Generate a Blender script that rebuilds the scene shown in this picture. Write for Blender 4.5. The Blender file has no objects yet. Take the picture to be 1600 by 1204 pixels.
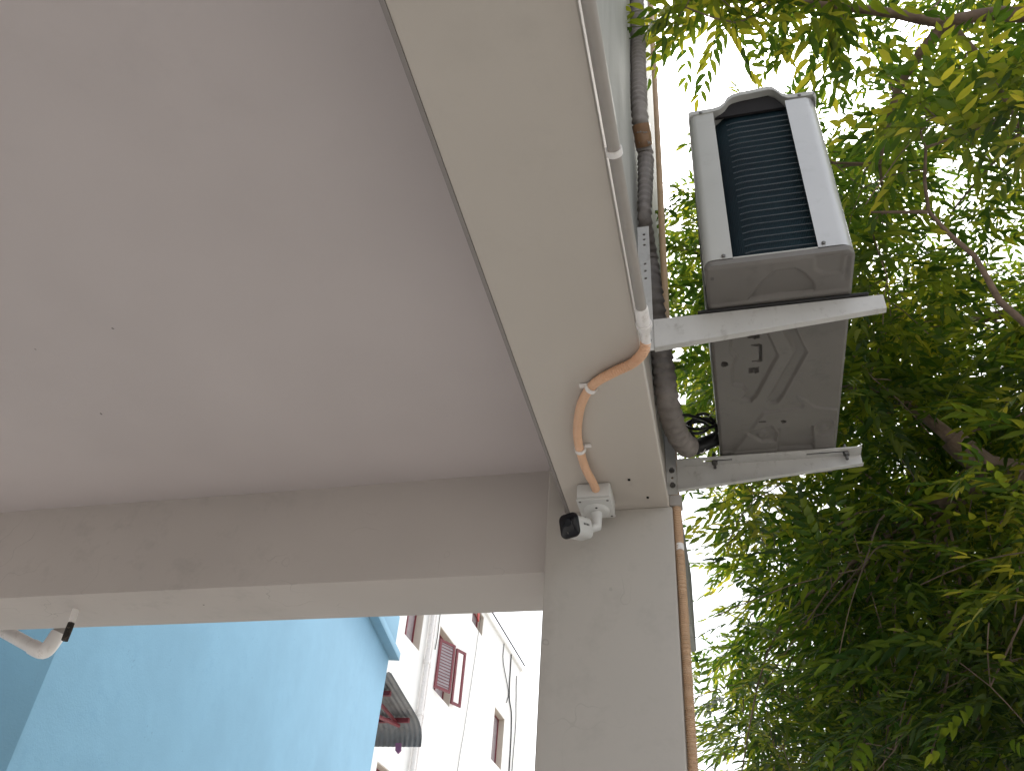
import bpy, bmesh, math, random
import numpy as np
from mathutils import Vector, Matrix, noise as mnoise
from mathutils.geometry import tessellate_polygon

random.seed(7)
rng = np.random.default_rng(11)
PI = math.pi
EYE = 1.55                       # metres from the ground to the lens; heights below are given from the lens
scene = bpy.context.scene
COL = scene.collection

# ------------------------------------------------------------------ camera, sky, sun, exposure
cam_data = bpy.data.cameras.new('camera')
cam = bpy.data.objects.new('camera', cam_data)
COL.objects.link(cam)
right = Vector((0.96973686, 0.23370964, 0.07064149))
down = Vector((-0.09202005, 0.61785401, -0.78088971))
fwd = Vector((-0.22614758, 0.7507571, 0.62066178))
M = Matrix((right, -down, -fwd)).transposed().to_4x4()
M.translation = (0, 0, EYE)
cam.matrix_world = M
cam_data.sensor_width = 36.0
cam_data.lens = 36.0 * 1308.63 / 1600.0
cam_data.clip_start = 0.02
cam_data.clip_end = 500.0
scene.camera = cam

SUN_EL, SUN_AZ = math.radians(58), math.radians(14)      # azimuth from +Y towards +X
world = bpy.data.worlds.new('World')
scene.world = world
world.use_nodes = True
nt = world.node_tree
bg = nt.nodes['Background']
sky = nt.nodes.new('ShaderNodeTexSky')
sky.sky_type = 'NISHITA'
sky.sun_disc = False
sky.sun_elevation = SUN_EL
sky.sun_rotation = SUN_AZ
sky.air_density = 1.0
sky.dust_density = 3.0
sky.ozone_density = 1.0
hs = nt.nodes.new('ShaderNodeHueSaturation')             # milky, hazy sky
hs.inputs['Saturation'].default_value = 0.22
nt.links.new(sky.outputs[0], hs.inputs['Color'])
nt.links.new(hs.outputs[0], bg.inputs['Color'])
bg.inputs['Strength'].default_value = 0.15

sun_data = bpy.data.lights.new('sun', 'SUN')
sun_data.energy = 0.65
sun_data.angle = math.radians(11)
sun_data.color = (1.0, 0.95, 0.87)
sun = bpy.data.objects.new('sun', sun_data)
COL.objects.link(sun)
sdir = Vector((math.sin(SUN_AZ) * math.cos(SUN_EL), math.cos(SUN_AZ) * math.cos(SUN_EL), math.sin(SUN_EL)))
sun.rotation_euler = (-sdir).to_track_quat('-Z', 'Y').to_euler()
sun.location = sdir * 30

scene.view_settings.view_transform = 'Standard'
scene.view_settings.look = 'None'
scene.view_settings.gamma = 1.0
scene.view_settings.use_curve_mapping = False
scene.view_settings.exposure = 1.30
scene.render.engine = 'CYCLES'
scene.cycles.use_denoising = True
scene.cycles.max_bounces = 6
scene.cycles.diffuse_bounces = 4
scene.cycles.use_adaptive_sampling = True
scene.cycles.adaptive_threshold = 0.02
scene.cycles.transmission_bounces = 6
scene.cycles.transparent_max_bounces = 8
scene.cycles.caustics_reflective = False
scene.cycles.caustics_refractive = False
scene.cycles.sample_clamp_indirect = 6.0

# ------------------------------------------------------------------ materials
def srgb(r, g, b):
    f = lambda c: (c / 255 / 12.92) if c / 255 <= 0.04045 else ((c / 255 + 0.055) / 1.055) ** 2.4
    return (f(r), f(g), f(b), 1.0)

class NT:
    def __init__(self, name):
        self.m = bpy.data.materials.new(name); self.m.use_nodes = True
        self.t = self.m.node_tree; self.b = self.t.nodes['Principled BSDF']
        self.tc = self.t.nodes.new('ShaderNodeTexCoord')
    def n(self, kind, **kw):
        x = self.t.nodes.new(kind)
        for k, v in kw.items():
            if k in x.inputs: x.inputs[k].default_value = v
            else: setattr(x, k, v)
        return x
    def l(self, a, b): self.t.links.new(a, b)
    def noise(self, scale, detail=4, rough=0.55, stretch=None):
        x = self.n('ShaderNodeTexNoise', Scale=scale, Detail=detail, Roughness=rough)
        if stretch:
            mp = self.n('ShaderNodeMapping'); mp.inputs['Scale'].default_value = stretch
            self.l(self.tc.outputs['Object'], mp.inputs['Vector']); self.l(mp.outputs[0], x.inputs['Vector'])
        else: self.l(self.tc.outputs['Object'], x.inputs['Vector'])
        return x.outputs['Fac']
    def ramp(self, fac, stops):
        r = self.n('ShaderNodeValToRGB'); e = r.color_ramp.elements
        e[0].position, e[0].color = stops[0]; e[1].position, e[1].color = stops[-1]
        for p, c in stops[1:-1]:
            q = e.new(p); q.color = c
        self.l(fac, r.inputs['Fac']); return r.outputs['Color']
    def mix(self, fac, a, b, mode='MIX'):
        x = self.n('ShaderNodeMix', data_type='RGBA', blend_type=mode)
        for v, i in ((fac, 0), (a, 6), (b, 7)):
            if hasattr(v, 'links') or hasattr(v, 'is_linked'): self.l(v, x.inputs[i])
            else: x.inputs[i].default_value = v
        return x.outputs[2]
    def math(self, op, a, b=None, c=None):
        x = self.n('ShaderNodeMath', operation=op)
        for i, v in enumerate((a, b, c)):
            if v is None: continue
            if hasattr(v, 'is_linked'): self.l(v, x.inputs[i])
            else: x.inputs[i].default_value = v
        return x.outputs[0]
    def bump(self, h, strength, dist=0.01):
        x = self.n('ShaderNodeBump', Strength=strength, Distance=dist)
        self.l(h, x.inputs['Height']); self.l(x.outputs[0], self.b.inputs['Normal'])
    def base(self, v):
        if hasattr(v, 'is_linked'): self.l(v, self.b.inputs['Base Color'])
        else: self.b.inputs['Base Color'].default_value = v
    def set(self, **kw):
        for k, v in kw.items(): self.b.inputs[k.replace('_', ' ')].default_value = v

DIMMED = 0.80         # dims paints not listed below so the white building glares; light put into colour
UNDIMMED = ('white_wall_paint', 'ground_concrete', 'bounce_floor_pale', 'peach_conduit_plastic', 'tan_conduit_plastic', 'maroon_paint', 'neem_bark', 'cream_reveal_paint', 'white_pvc')
def vary(c, f): return (c[0] * f, c[1] * f, c[2] * f, 1.0)

def plaster(name, col, specks=0.0, streak=None, bump=0.15, dirt=0.0, dirt_col=None, scuff=0.0):
    if name not in UNDIMMED:
        col = vary(col, DIMMED); dirt_col = dirt_col and vary(dirt_col, DIMMED)
    k = NT(name)
    a = k.noise(1.3, 3, 0.6)
    c = k.ramp(a, [(0.3, vary(col, 0.93)), (0.7, vary(col, 1.04))])
    if streak:
        s = k.noise(3.0, 6, 0.65, streak)
        c = k.mix(k.ramp(s, [(0.42, (0, 0, 0, 1)), (0.72, (1, 1, 1, 1))]), c, vary(col, 0.80))
    if dirt:
        d1 = k.noise(9, 4, 0.75); d2 = k.noise(0.9, 1, 0.5)
        d = k.math('MULTIPLY', k.ramp(d1, [(0.52, (0, 0, 0, 1)), (0.75, (1, 1, 1, 1))]), k.ramp(d2, [(0.45, (0, 0, 0, 1)), (0.7, (1, 1, 1, 1))]))
        c = k.mix(k.math('MULTIPLY', d, dirt), c, dirt_col or vary(col, 0.5))
    if specks:
        v = k.n('ShaderNodeTexVoronoi', Scale=9.0, Randomness=1.0)
        nz = k.n('ShaderNodeTexNoise', Scale=60.0)
        k.l(k.tc.outputs['Object'], nz.inputs['Vector'])
        wob = k.mix(0.012, k.tc.outputs['Object'], nz.outputs['Color'], 'ADD')
        k.l(wob, v.inputs['Vector'])
        sm = k.math('LESS_THAN', v.outputs['Distance'], 0.035)
        keep = k.n('ShaderNodeSeparateColor'); k.l(v.outputs['Color'], keep.inputs[0])
        sm = k.math('MULTIPLY', sm, k.math('LESS_THAN', keep.outputs[0], specks))
        c = k.mix(k.math('MULTIPLY', sm, 0.75), c, (0.06, 0.05, 0.045, 1))
    if scuff:
        n1 = k.noise(7.0, 2, 0.5); n2 = k.noise(2.6, 2, 0.6)
        line = k.math('LESS_THAN', k.math('ABSOLUTE', k.math('SUBTRACT', n1, 0.5)), 0.0022)
        line = k.math('MULTIPLY', line, k.ramp(n2, [(0.50, (0, 0, 0, 1)), (0.60, (1, 1, 1, 1))]))
        c = k.mix(k.math('MULTIPLY', line, scuff), c, vary(col, 0.28))
    k.base(c)
    h = k.noise(55, 2, 0.7)
    h2 = k.noise(4.5, 1, 0.5)
    k.bump(k.math('ADD', k.math('MULTIPLY', h, 0.25), h2), bump, 0.006)
    k.set(Roughness=0.82)
    k.b.inputs['Specular IOR Level'].default_value = 0.25
    return k.m

def paint(name, col, rough=0.4, spec=0.5, metal=0.0, var=0.05, scale=14, grime=None, bump=0.03, rough_var=0.0):
    if name not in UNDIMMED:
        col = vary(col, DIMMED); grime = grime and vary(grime, DIMMED)
    k = NT(name)
    a = k.noise(scale, 3, 0.6)
    c = k.ramp(a, [(0.3, vary(col, 1 - var)), (0.7, vary(col, 1 + var * 0.6))])
    if grime:
        g = k.noise(scale * 1.7, 4, 0.75)
        c = k.mix(k.ramp(g, [(0.55, (0, 0, 0, 1)), (0.78, (1, 1, 1, 1))]), c, grime)
    k.base(c)
    k.set(Roughness=rough, Metallic=metal)
    if rough_var:
        r = k.noise(scale * 0.6, 4, 0.6)
        k.l(k.math('ADD', k.math('MULTIPLY', r, rough_var), rough - rough_var / 2), k.b.inputs['Roughness'])
    k.b.inputs['Specular IOR Level'].default_value = spec
    if bump: k.bump(k.noise(scale * 8, 3, 0.5), bump, 0.002)
    return k.m

MAT = {}
MAT['ceiling'] = plaster('ceiling_paint', (0.675, 0.612, 0.602, 1), specks=0.05, bump=0.12, dirt=0.09)
MAT['beam'] = plaster('beam_paint', (0.68, 0.622, 0.56, 1), specks=0.10, bump=0.12, dirt=0.18)
MAT['beam_face'] = plaster('beam_face_paint', (0.61, 0.56, 0.525, 1), specks=0.14, bump=0.16, dirt=0.3, scuff=0.35)
MAT['column'] = plaster('column_paint', (0.59, 0.553, 0.505, 1), specks=0.2, bump=0.14, dirt=0.5, scuff=0.22)
MAT['facade'] = plaster('facade_paint', (0.51, 0.515, 0.49, 1), streak=(5, 5, 0.6), bump=0.6, dirt=0.5)
MAT['edge_shade'] = plaster('edge_shade_grey', (0.34, 0.31, 0.295, 1), bump=0.3)
MAT['ac_case'] = paint('casing_enamel', (0.60, 0.60, 0.575, 1), rough=0.33, var=0.04, scale=6, grime=(0.54, 0.535, 0.51, 1), bump=0.02, rough_var=0.2)
MAT['ac_front'] = paint('front_panel_enamel', (0.68, 0.69, 0.71, 1), rough=0.16, spec=0.8, var=0.03, scale=7, grime=(0.60, 0.61, 0.62, 1), bump=0.0, rough_var=0.16)
MAT['ac_front'].node_tree.nodes['Principled BSDF'].inputs['Coat Weight'].default_value = 0.7
MAT['recess_shade'] = paint('recess_shade_dark', (0.03, 0.028, 0.03, 1), rough=0.8, spec=0.2)
MAT['pan'] = paint('base_pan_shaded', (0.215, 0.20, 0.185, 1), rough=0.45, var=0.06, scale=9, grime=(0.16, 0.15, 0.14, 1), bump=0.02, rough_var=0.2)  # darker than the casing: shade under the unit is put into the colour
MAT['bracket'] = paint('bracket_powder_coat', (0.74, 0.73, 0.71, 1), rough=0.38, var=0.05, scale=18, grime=(0.5, 0.48, 0.45, 1), bump=0.04)
MAT['screw'] = paint('screw_steel', (0.22, 0.21, 0.20, 1), rough=0.4, metal=0.8, var=0.2, scale=60)
MAT['hole'] = paint('hole_dark', (0.012, 0.012, 0.012, 1), rough=0.9, spec=0.1)
MAT['rubber'] = paint('black_rubber', (0.012, 0.012, 0.013, 1), rough=0.42, var=0.2, scale=30)
MAT['orange'] = paint('peach_conduit_plastic', (0.74, 0.455, 0.29, 1), rough=0.5, var=0.08, scale=25, grime=(0.66, 0.40, 0.24, 1))
MAT['tan'] = paint('tan_conduit_plastic', (0.55, 0.37, 0.235, 1), rough=0.55, var=0.12, scale=20, grime=(0.45, 0.32, 0.22, 1))
MAT['pvc'] = paint('grey_white_pvc', (0.43, 0.395, 0.36, 1), rough=0.45, var=0.08, scale=16, grime=(0.38, 0.35, 0.31, 1))
MAT['pvc_white'] = paint('white_pvc', (0.82, 0.79, 0.77, 1), rough=0.35, var=0.06, scale=16, grime=(0.5, 0.46, 0.42, 1))
MAT['tape'] = paint('grey_wrap_tape', (0.32, 0.285, 0.265, 1), rough=0.62, var=0.2, scale=24, grime=(0.22, 0.195, 0.18, 1), bump=0.1)
MAT['tape_brown'] = paint('brown_parcel_tape', (0.33, 0.18, 0.09, 1), rough=0.3, var=0.2, scale=40)
MAT['cam_white'] = paint('camera_plastic', (0.74, 0.74, 0.72, 1), rough=0.35, var=0.02, scale=20, bump=0.0)
MAT['cam_black'] = paint('camera_window', (0.004, 0.004, 0.007, 1), rough=0.1, spec=0.35, var=0.0, bump=0.0)
MAT['print'] = paint('dark_print', (0.05, 0.05, 0.05, 1), rough=0.6, bump=0.0)
MAT['char'] = paint('charred_pipe_end', (0.03, 0.025, 0.02, 1), rough=0.85, var=0.5, scale=60, grime=(0.32, 0.25, 0.2, 1))
MAT['blue'] = plaster('blue_wall_paint', (0.228, 0.435, 0.595, 1), bump=0.6, dirt=0.5, dirt_col=(0.165, 0.355, 0.52, 1), scuff=0.2)
MAT['white_wall'] = plaster('white_wall_paint', (0.88, 0.875, 0.85, 1), bump=0.3)
MAT['reveal'] = plaster('cream_reveal_paint', (0.60, 0.54, 0.46, 1), bump=0.2)
MAT['maroon'] = paint('maroon_paint', (0.20, 0.035, 0.045, 1), rough=0.45, var=0.15)
MAT['zinc'] = paint('corrugated_zinc', (0.30, 0.295, 0.295, 1), rough=0.45, metal=0.25, var=0.22, scale=3, grime=(0.17, 0.16, 0.155, 1))
MAT['pane'] = paint('frosted_pane', (0.42, 0.36, 0.38, 1), rough=0.25, var=0.15, scale=6)
MAT['cable'] = paint('dark_cable', (0.05, 0.05, 0.05, 1), rough=0.6)
MAT['cloth_purple'] = paint('purple_plastic', (0.35, 0.15, 0.30, 1), rough=0.5)
MAT['cloth_red'] = paint('red_cloth', (0.5, 0.06, 0.05, 1), rough=0.8)
MAT['bark'] = paint('neem_bark', (0.20, 0.14, 0.105, 1), rough=0.9, var=0.35, scale=22, grime=(0.10, 0.07, 0.055, 1), bump=0.7)
MAT['ground'] = plaster('ground_concrete', (0.42, 0.40, 0.365, 1), bump=0.3, dirt=0.5)

def coil_material():
    k = NT('coil_fins')
    w = k.n('ShaderNodeTexWave', Scale=95.0, Distortion=0.6); w.bands_direction = 'X'
    k.l(k.tc.outputs['Object'], w.inputs['Vector'])
    nz = k.noise(9, 5, 0.7)
    c = k.ramp(nz, [(0.3, (0.004, 0.016, 0.025, 1)), (0.75, (0.010, 0.036, 0.050, 1))])
    c = k.mix(k.math('MULTIPLY', w.outputs['Fac'], 0.5), c, (0.003, 0.006, 0.009, 1))
    k.base(c); k.bump(w.outputs['Fac'], 0.5, 0.002)
    k.set(Roughness=0.6); k.b.inputs['Specular IOR Level'].default_value = 0.25
    return k.m
MAT['coil'] = coil_material()
MAT['coil_bar'] = paint('coil_wire', (0.10, 0.12, 0.14, 1), rough=0.4, metal=0.3, var=0.2, scale=30)

def leaf_material():
    k = NT('neem_leaf')
    g = k.n('ShaderNodeNewGeometry')
    rnd = g.outputs['Random Per Island']
    pos = k.n('ShaderNodeTexNoise', Scale=1.15, Detail=3.0); k.l(g.outputs['Position'], pos.inputs['Vector'])
    f = k.math('ADD', k.math('MULTIPLY', rnd, 0.42), k.math('MULTIPLY', pos.outputs['Fac'], 0.75))
    col = k.ramp(f, [(0.28, (0.011, 0.028, 0.006, 1)), (0.52, (0.030, 0.056, 0.008, 1)), (0.72, (0.085, 0.105, 0.013, 1)), (0.92, (0.27, 0.23, 0.035, 1))])
    tcol = k.mix(1.0, col, (4.8, 4.7, 2.2, 1), 'MULTIPLY')
    k.base(col); k.set(Roughness=0.42)
    k.b.inputs['Specular IOR Level'].default_value = 0.4
    t = k.n('ShaderNodeBsdfTranslucent'); k.l(tcol, t.inputs['Color'])
    mx = k.n('ShaderNodeMixShader'); mx.inputs[0].default_value = 0.48
    out = k.t.nodes['Material Output']
    k.l(k.b.outputs[0], mx.inputs[1]); k.l(t.outputs[0], mx.inputs[2]); k.l(mx.outputs[0], out.inputs['Surface'])
    return k.m
MAT['leaf'] = leaf_material()

# ------------------------------------------------------------------ helpers
def tag(o, label=None, cat=None, group=None, kind=None):
    for k, v in (('label', label), ('category', cat), ('group', group), ('kind', kind)):
        if v: o[k] = v
    return o

def thing(name, loc, label, cat, group=None):
    o = bpy.data.objects.new(name, None); COL.objects.link(o)
    o.empty_display_size = 0.1
    o.location = (loc[0], loc[1], loc[2] + EYE)
    return tag(o, label, cat, group)

def origin_of(o):
    v = Vector((0, 0, 0))
    while o is not None:
        v += o.location; o = o.parent
    return v

def add(name, data, parent=None):
    """data: (verts, faces) in metres measured from the lens, or a Mesh; linked as ONE object."""
    verts, faces = data
    me = bpy.data.meshes.new(name)
    base = origin_of(parent) if parent else Vector((0, 0, 0))
    vs = [Vector(v) + Vector((0, 0, EYE)) for v in verts]
    lo = Vector([min(v[i] for v in vs) for i in range(3)]); hi = Vector([max(v[i] for v in vs) for i in range(3)])
    c = Vector(((lo.x + hi.x) / 2, (lo.y + hi.y) / 2, lo.z))
    me.from_pydata([v - c for v in vs], [], faces)
    me.update()
    o = bpy.data.objects.new(name, me); COL.objects.link(o)
    if parent: o.parent = parent
    o.location = c - base
    return o

def fin(o, mat, smooth=False, bevel=0.0, seg=2, angle=35):
    me = o.data
    mats = mat if isinstance(mat, (list, tuple)) else [mat]
    for m in mats: me.materials.append(MAT[m])
    bm = bmesh.new(); bm.from_mesh(me)
    bmesh.ops.remove_doubles(bm, verts=bm.verts, dist=1e-6)
    bmesh.ops.recalc_face_normals(bm, faces=bm.faces)
    if bevel:
        es = [e for e in bm.edges if len(e.link_faces) == 2 and e.calc_face_angle(0) > math.radians(30)]
        bmesh.ops.bevel(bm, geom=es, offset=bevel, segments=seg, profile=0.5, affect='EDGES', clamp_overlap=True)
    if smooth or bevel:
        for f in bm.faces: f.smooth = True
        for e in bm.edges:
            if len(e.link_faces) == 2: e.smooth = e.calc_face_angle(0) < math.radians(angle)
    bm.to_mesh(me); bm.free(); me.update()
    return o

def box(x0, x1, y0, y1, z0, z1):
    v = [(x0, y0, z0), (x1, y0, z0), (x1, y1, z0), (x0, y1, z0), (x0, y0, z1), (x1, y0, z1), (x1, y1, z1), (x0, y1, z1)]
    f = [(0, 3, 2, 1), (4, 5, 6, 7), (0, 1, 5, 4), (1, 2, 6, 5), (2, 3, 7, 6), (3, 0, 4, 7)]
    return v, f

def join(*parts):
    V, F = [], []
    for v, f in parts:
        n = len(V); V += list(v); F += [tuple(i + n for i in q) for q in f]
    return V, F

def xform(data, mat):
    v, f = data
    return [tuple(mat @ Vector(p)) for p in v], f

def prism(poly, axis, a, b):
    """poly in the two other axes (in x,y,z order), extruded along axis from a to b"""
    n = len(poly)
    def P(p, t):
        return {'x': (t, p[0], p[1]), 'y': (p[0], t, p[1]), 'z': (p[0], p[1], t)}[axis]
    v = [P(p, a) for p in poly] + [P(p, b) for p in poly]
    f = [tuple(range(n))[::-1], tuple(range(n, 2 * n))] + [(i, (i + 1) % n, n + (i + 1) % n, n + i) for i in range(n)]
    return v, f

def plate(outline, holes, axis, a, b):
    """flat plate with real through holes"""
    loops = [outline] + holes
    flat = [p for l in loops for p in l]
    tris = tessellate_polygon([[Vector((p[0], p[1], 0)) for p in l] for l in loops])
    n = len(flat)
    def P(p, t):
        return {'x': (t, p[0], p[1]), 'y': (p[0], t, p[1]), 'z': (p[0], p[1], t)}[axis]
    v = [P(p, a) for p in flat] + [P(p, b) for p in flat]
    f = [tuple(t) for t in tris] + [tuple(i + n for i in t)[::-1] for t in tris]
    k = 0
    for l in loops:
        m = len(l)
        f += [(k + i, k + (i + 1) % m, n + k + (i + 1) % m, n + k + i) for i in range(m)]
        k += m
    return v, f

def circ(cx, cy, r, n=12, ry=None):
    return [(cx + r * math.cos(2 * PI * i / n), cy + (ry or r) * math.sin(2 * PI * i / n)) for i in range(n)]

def smooth_path(pts, step):
    P = [Vector(p) for p in pts]
    P = [P[0] * 2 - P[1]] + P + [P[-1] * 2 - P[-2]]
    out = []
    for i in range(1, len(P) - 2):
        a, b, c, d = P[i - 1:i + 3]
        n = max(2, int((c - b).length / step))
        for k in range(n):
            t = k / n
            out.append(0.5 * ((2 * b) + (c - a) * t + (2 * a - 5 * b + 4 * c - d) * t * t + (3 * b - a - 3 * c + d) * t ** 3))
    out.append(P[-2].copy())
    return out

def sweep(path, rad, n=12, caps=True):
    """rad: number, or function(index, s, angle)"""
    V, F = [], []
    t0 = (path[1] - path[0]).normalized()
    u = t0.orthogonal().normalized(); s = 0
    for i, p in enumerate(path):
        t = (path[min(i + 1, len(path) - 1)] - path[max(i - 1, 0)]).normalized()
        u = (u - t * u.dot(t)).normalized(); w = t.cross(u)
        if i: s += (p - path[i - 1]).length
        for k in range(n):
            a = 2 * PI * k / n
            r = rad(i, s, a) if callable(rad) else rad
            V.append(tuple(p + (u * math.cos(a) + w * math.sin(a)) * r))
    for i in range(len(path) - 1):
        for k in range(n):
            a, b = i * n + k, i * n + (k + 1) % n
            F.append((a, b, b + n, a + n))
    if caps: F += [tuple(range(n))[::-1], tuple(range(len(V) - n, len(V)))]
    return V, F

def rod(a, b, r, n=10, r2=None):
    a, b = Vector(a), Vector(b)
    return sweep([a, b], (lambda i, s, t: r if i == 0 else (r2 if r2 is not None else r)), n)

def screw_head(c, axis, r=0.004, h=0.003):
    d = Vector(axis).normalized(); c = Vector(c)
    P = [c, c + d * h * 0.6, c + d * h]
    return sweep(P, lambda i, s, t: (r, r, r * 0.55)[i], 10)

# ------------------------------------------------------------------ ground
g = add('ground', ([(-90, -90, -EYE), (90, -90, -EYE), (90, 120, -EYE), (-90, 120, -EYE)], [(0, 1, 2, 3)]))
fin(g, 'ground'); tag(g, kind='structure')

# ------------------------------------------------------------------ the open ground floor building
bld = thing('porch_building', (-3.0, 0, -EYE), 'cream plastered building on open columns with flat porch ceiling and beams', 'building')
o = add('ceiling', box(-6.2, -0.24, -5.0, 2.35, 1.148, 1.30), bld); fin(o, 'ceiling')
# long beam carrying the facade: underside at 1.0 m above the lens, its inner arris chamfered
prof = [(-0.342, 1.0), (-0.1125, 1.0), (-0.110, 1.003), (-0.110, 1.022), (-0.1285, 1.029), (-0.1285, 1.30), (-0.342, 1.30)]
o = add('beam', prism(prof, 'y', -5.0, 2.56), bld); fin(o, 'beam', bevel=0.0012, seg=1)
o = add('edge_shade_strip', box(-0.3492, -0.3422, -5.0, 1.694, 0.9992, 1.16), bld); fin(o, 'edge_shade')  # dark strip painting in the shaded line along the beam's inner edge
for (hx, hy) in ((-0.186, 1.571), (-0.154, 1.650)):
    o = add('anchor_hole', prism(circ(hx, hy, 0.0032, 6, 0.0042), 'z', 0.9988, 1.0005), bld); fin(o, 'hole')
# cross beam
prof2 = [(1.742, 0.872), (1.952, 0.872), (1.952, 1.17), (1.738, 1.17)]
ny = 60
V, F = [], []
for i in range(ny + 1):
    x = -6.2 + (6.2 - 0.30) * i / ny
    for (y, z) in prof2:
        w = 0.0035 * mnoise.noise(Vector((x * 1.7, y * 9, z * 7)))
        V.append((x, y + w + 0.016 * (-x - 0.3) / 1.6, z + w * 0.8))
for i in range(ny):
    for k in range(4):
        a, b = i * 4 + k, i * 4 + (k + 1) % 4
        F.append((a, b, b + 4, a + 4))
F += [(0, 1, 2, 3), tuple(range(len(V) - 4, len(V)))]
o = add('cross_beam', (V, F), bld); fin(o, 'beam_face', bevel=0.003, seg=2)
o = add('column', prism([(-0.396, -EYE), (-0.1035, -EYE), (-0.1035, 1.0006), (-0.352, 1.0006), (-0.352, 1.16), (-0.396, 1.16)], 'y', 1.696, 1.884), bld); fin(o, 'column', bevel=0.004, seg=3)
for (x, y) in ((-5.9, 1.70), (-5.9, -4.8), (-0.396, -4.8)):
    o = add('column', box(x, x + 0.29, y, y + 0.19, -EYE, 1.147), bld); fin(o, 'column', bevel=0.004, seg=2)
o = add('end_pier', prism([(-0.34, 0.996), (-0.107, 0.996), (-0.107, 1.25), (-0.1275, 1.48), (-0.34, 1.48)], 'y', 2.36, 2.565), bld); fin(o, 'facade', bevel=0.004, seg=2)
# upper storey
V, F = [], []
o = add('facade_wall', box(-0.352, -0.128, -5.0, 2.56, 1.302, 4.75), bld); fin(o, 'facade', bevel=0.004, seg=2)
o = add('end_wall', box(-6.2, -0.353, 2.35, 2.56, 1.302, 4.75), bld); fin(o, 'white_wall')  # unseen end wall, given white paint to bounce light onto the blue building
o = add('end_wall', box(-6.2, -0.353, -5.0, -4.79, 1.302, 4.75), bld); fin(o, 'facade')
o = add('side_wall', box(-6.2, -5.97, -4.78, 2.34, 1.302, 4.75), bld); fin(o, 'facade')
o = add('roof_slab', box(-6.35, -0.10, -5.1, 2.66, 4.752, 4.88), bld); fin(o, 'facade')
MAT['floor'] = plaster('bounce_floor_pale', (0.58, 0.55, 0.52, 1), bump=0.1)
o = add('bounce_floor', box(-6.4, -0.02, -5.2, 2.6, -EYE + 0.004, -EYE + 0.12)); fin(o, 'floor', bevel=0.01); tag(o, kind='structure')  # unseen pale slab added to bounce light up onto the ceiling
# ------------------------------------------------------------------ blue neighbour building
ang = math.radians(9.48)
near = Vector((-3.659, 3.828, 0)); far = Vector((-4.906, 11.298, 0))
ay = (far - near).normalized(); ax = Vector((ay.y, -ay.x, 0)); LEN = (far - near).length
def bl(u, v, z):            # u outward from the long wall, v along it from the near corner
    return tuple(near + ax * u + ay * v + Vector((0, 0, z)))
def blbox(u0, u1, v0, v1, z0, z1):
    v, f = box(u0, u1, v0, v1, z0, z1)
    return [bl(*p) for p in v], f
blue = thing('blue_building', (near.x - 1.5, near.y + 3.5, -EYE), 'pale blue rendered building with projecting roof slab beyond the porch', 'building')
o = add('wall', blbox(-5.5, 0, 0, LEN, -EYE, 4.40), blue); fin(o, 'blue', bevel=0.012)
o = add('roof_slab', blbox(-5.65, 0.13, -0.15, LEN + 0.13, 4.402, 4.52), blue); fin(o, 'blue', bevel=0.008)
o = add('parapet', blbox(-5.6, 0.05, -0.08, LEN + 0.06, 4.522, 5.05), blue); fin(o, 'blue', bevel=0.008)
# corrugated canopy on its far wall
aw = thing('corrugated_awning', (-5.6, 12.1, 3.7), 'rusty grey corrugated sheet awning on maroon bars behind the blue building', 'awning')
def sheet(profile, x0, x1, pitch, amp, axis_n=5):
    P = [Vector((0, y, z)) for y, z in profile]
    nx = int((x1 - x0) / pitch * axis_n)
    V, F = [], []
    for side in (0, 1):
        for i in range(nx + 1):
            x = x0 + (x1 - x0) * i / nx
            h = amp * math.sin(2 * PI * i / axis_n) + (0.0025 if side else 0)
            for j, p in enumerate(P):
                t = (P[min(j + 1, len(P) - 1)] - P[max(j - 1, 0)]).normalized()
                nrm = Vector((0, -t.z, t.y))
                q = p + nrm * h
                V.append((x, q.y, q.z))
    m = len(P); N = (nx + 1) * m
    for i in range(nx):
        for j in range(m - 1):
            a = i * m + j
            F.append((a, a + 1, a + m + 1, a + m)); F.append((N + a, N + a + m, N + a + m + 1, N + a + 1))
    for j in range(m - 1):
        a = j; b = nx * m + j
        F.append((a, N + a, N + a + 1, a + 1)); F.append((b, b + 1, N + b + 1, N + b))
    for i in range(nx):
        a = i * m; b = a + m - 1
        F.append((a, a + m, N + a + m, N + a)); F.append((b, N + b, N + b + m, b + m))
    return V, F
pr = smooth_path([(0, 11.36, 4.20), (0, 12.0, 4.09), (0, 12.62, 3.985), (0, 12.86, 3.90), (0, 12.97, 3.78), (0, 12.995, 3.62)], 0.05)
o = add('sheet', sheet([(p.y, p.z) for p in pr], -7.4, -4.86, 0.085, 0.011), aw); fin(o, 'zinc', smooth=True, angle=60)
o = add('purlin', box(-7.3, -5.02, 11.80, 11.86, 4.02, 4.09), aw); fin(o, 'maroon')
o = add('purlin', box(-7.3, -4.98, 12.60, 12.66, 3.88, 3.945), aw); fin(o, 'maroon')
for x in (-5.25, -6.9):
    o = add('brace', rod((x - 0.08, 11.37, 3.72), (x + 0.1, 12.66, 3.84), 0.032, 6), aw); fin(o, 'maroon')
    o = add('brace', rod((x - 0.08, 11.37, 4.10), (x + 0.06, 12.6, 3.88), 0.028, 6), aw); fin(o, 'maroon')

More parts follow.
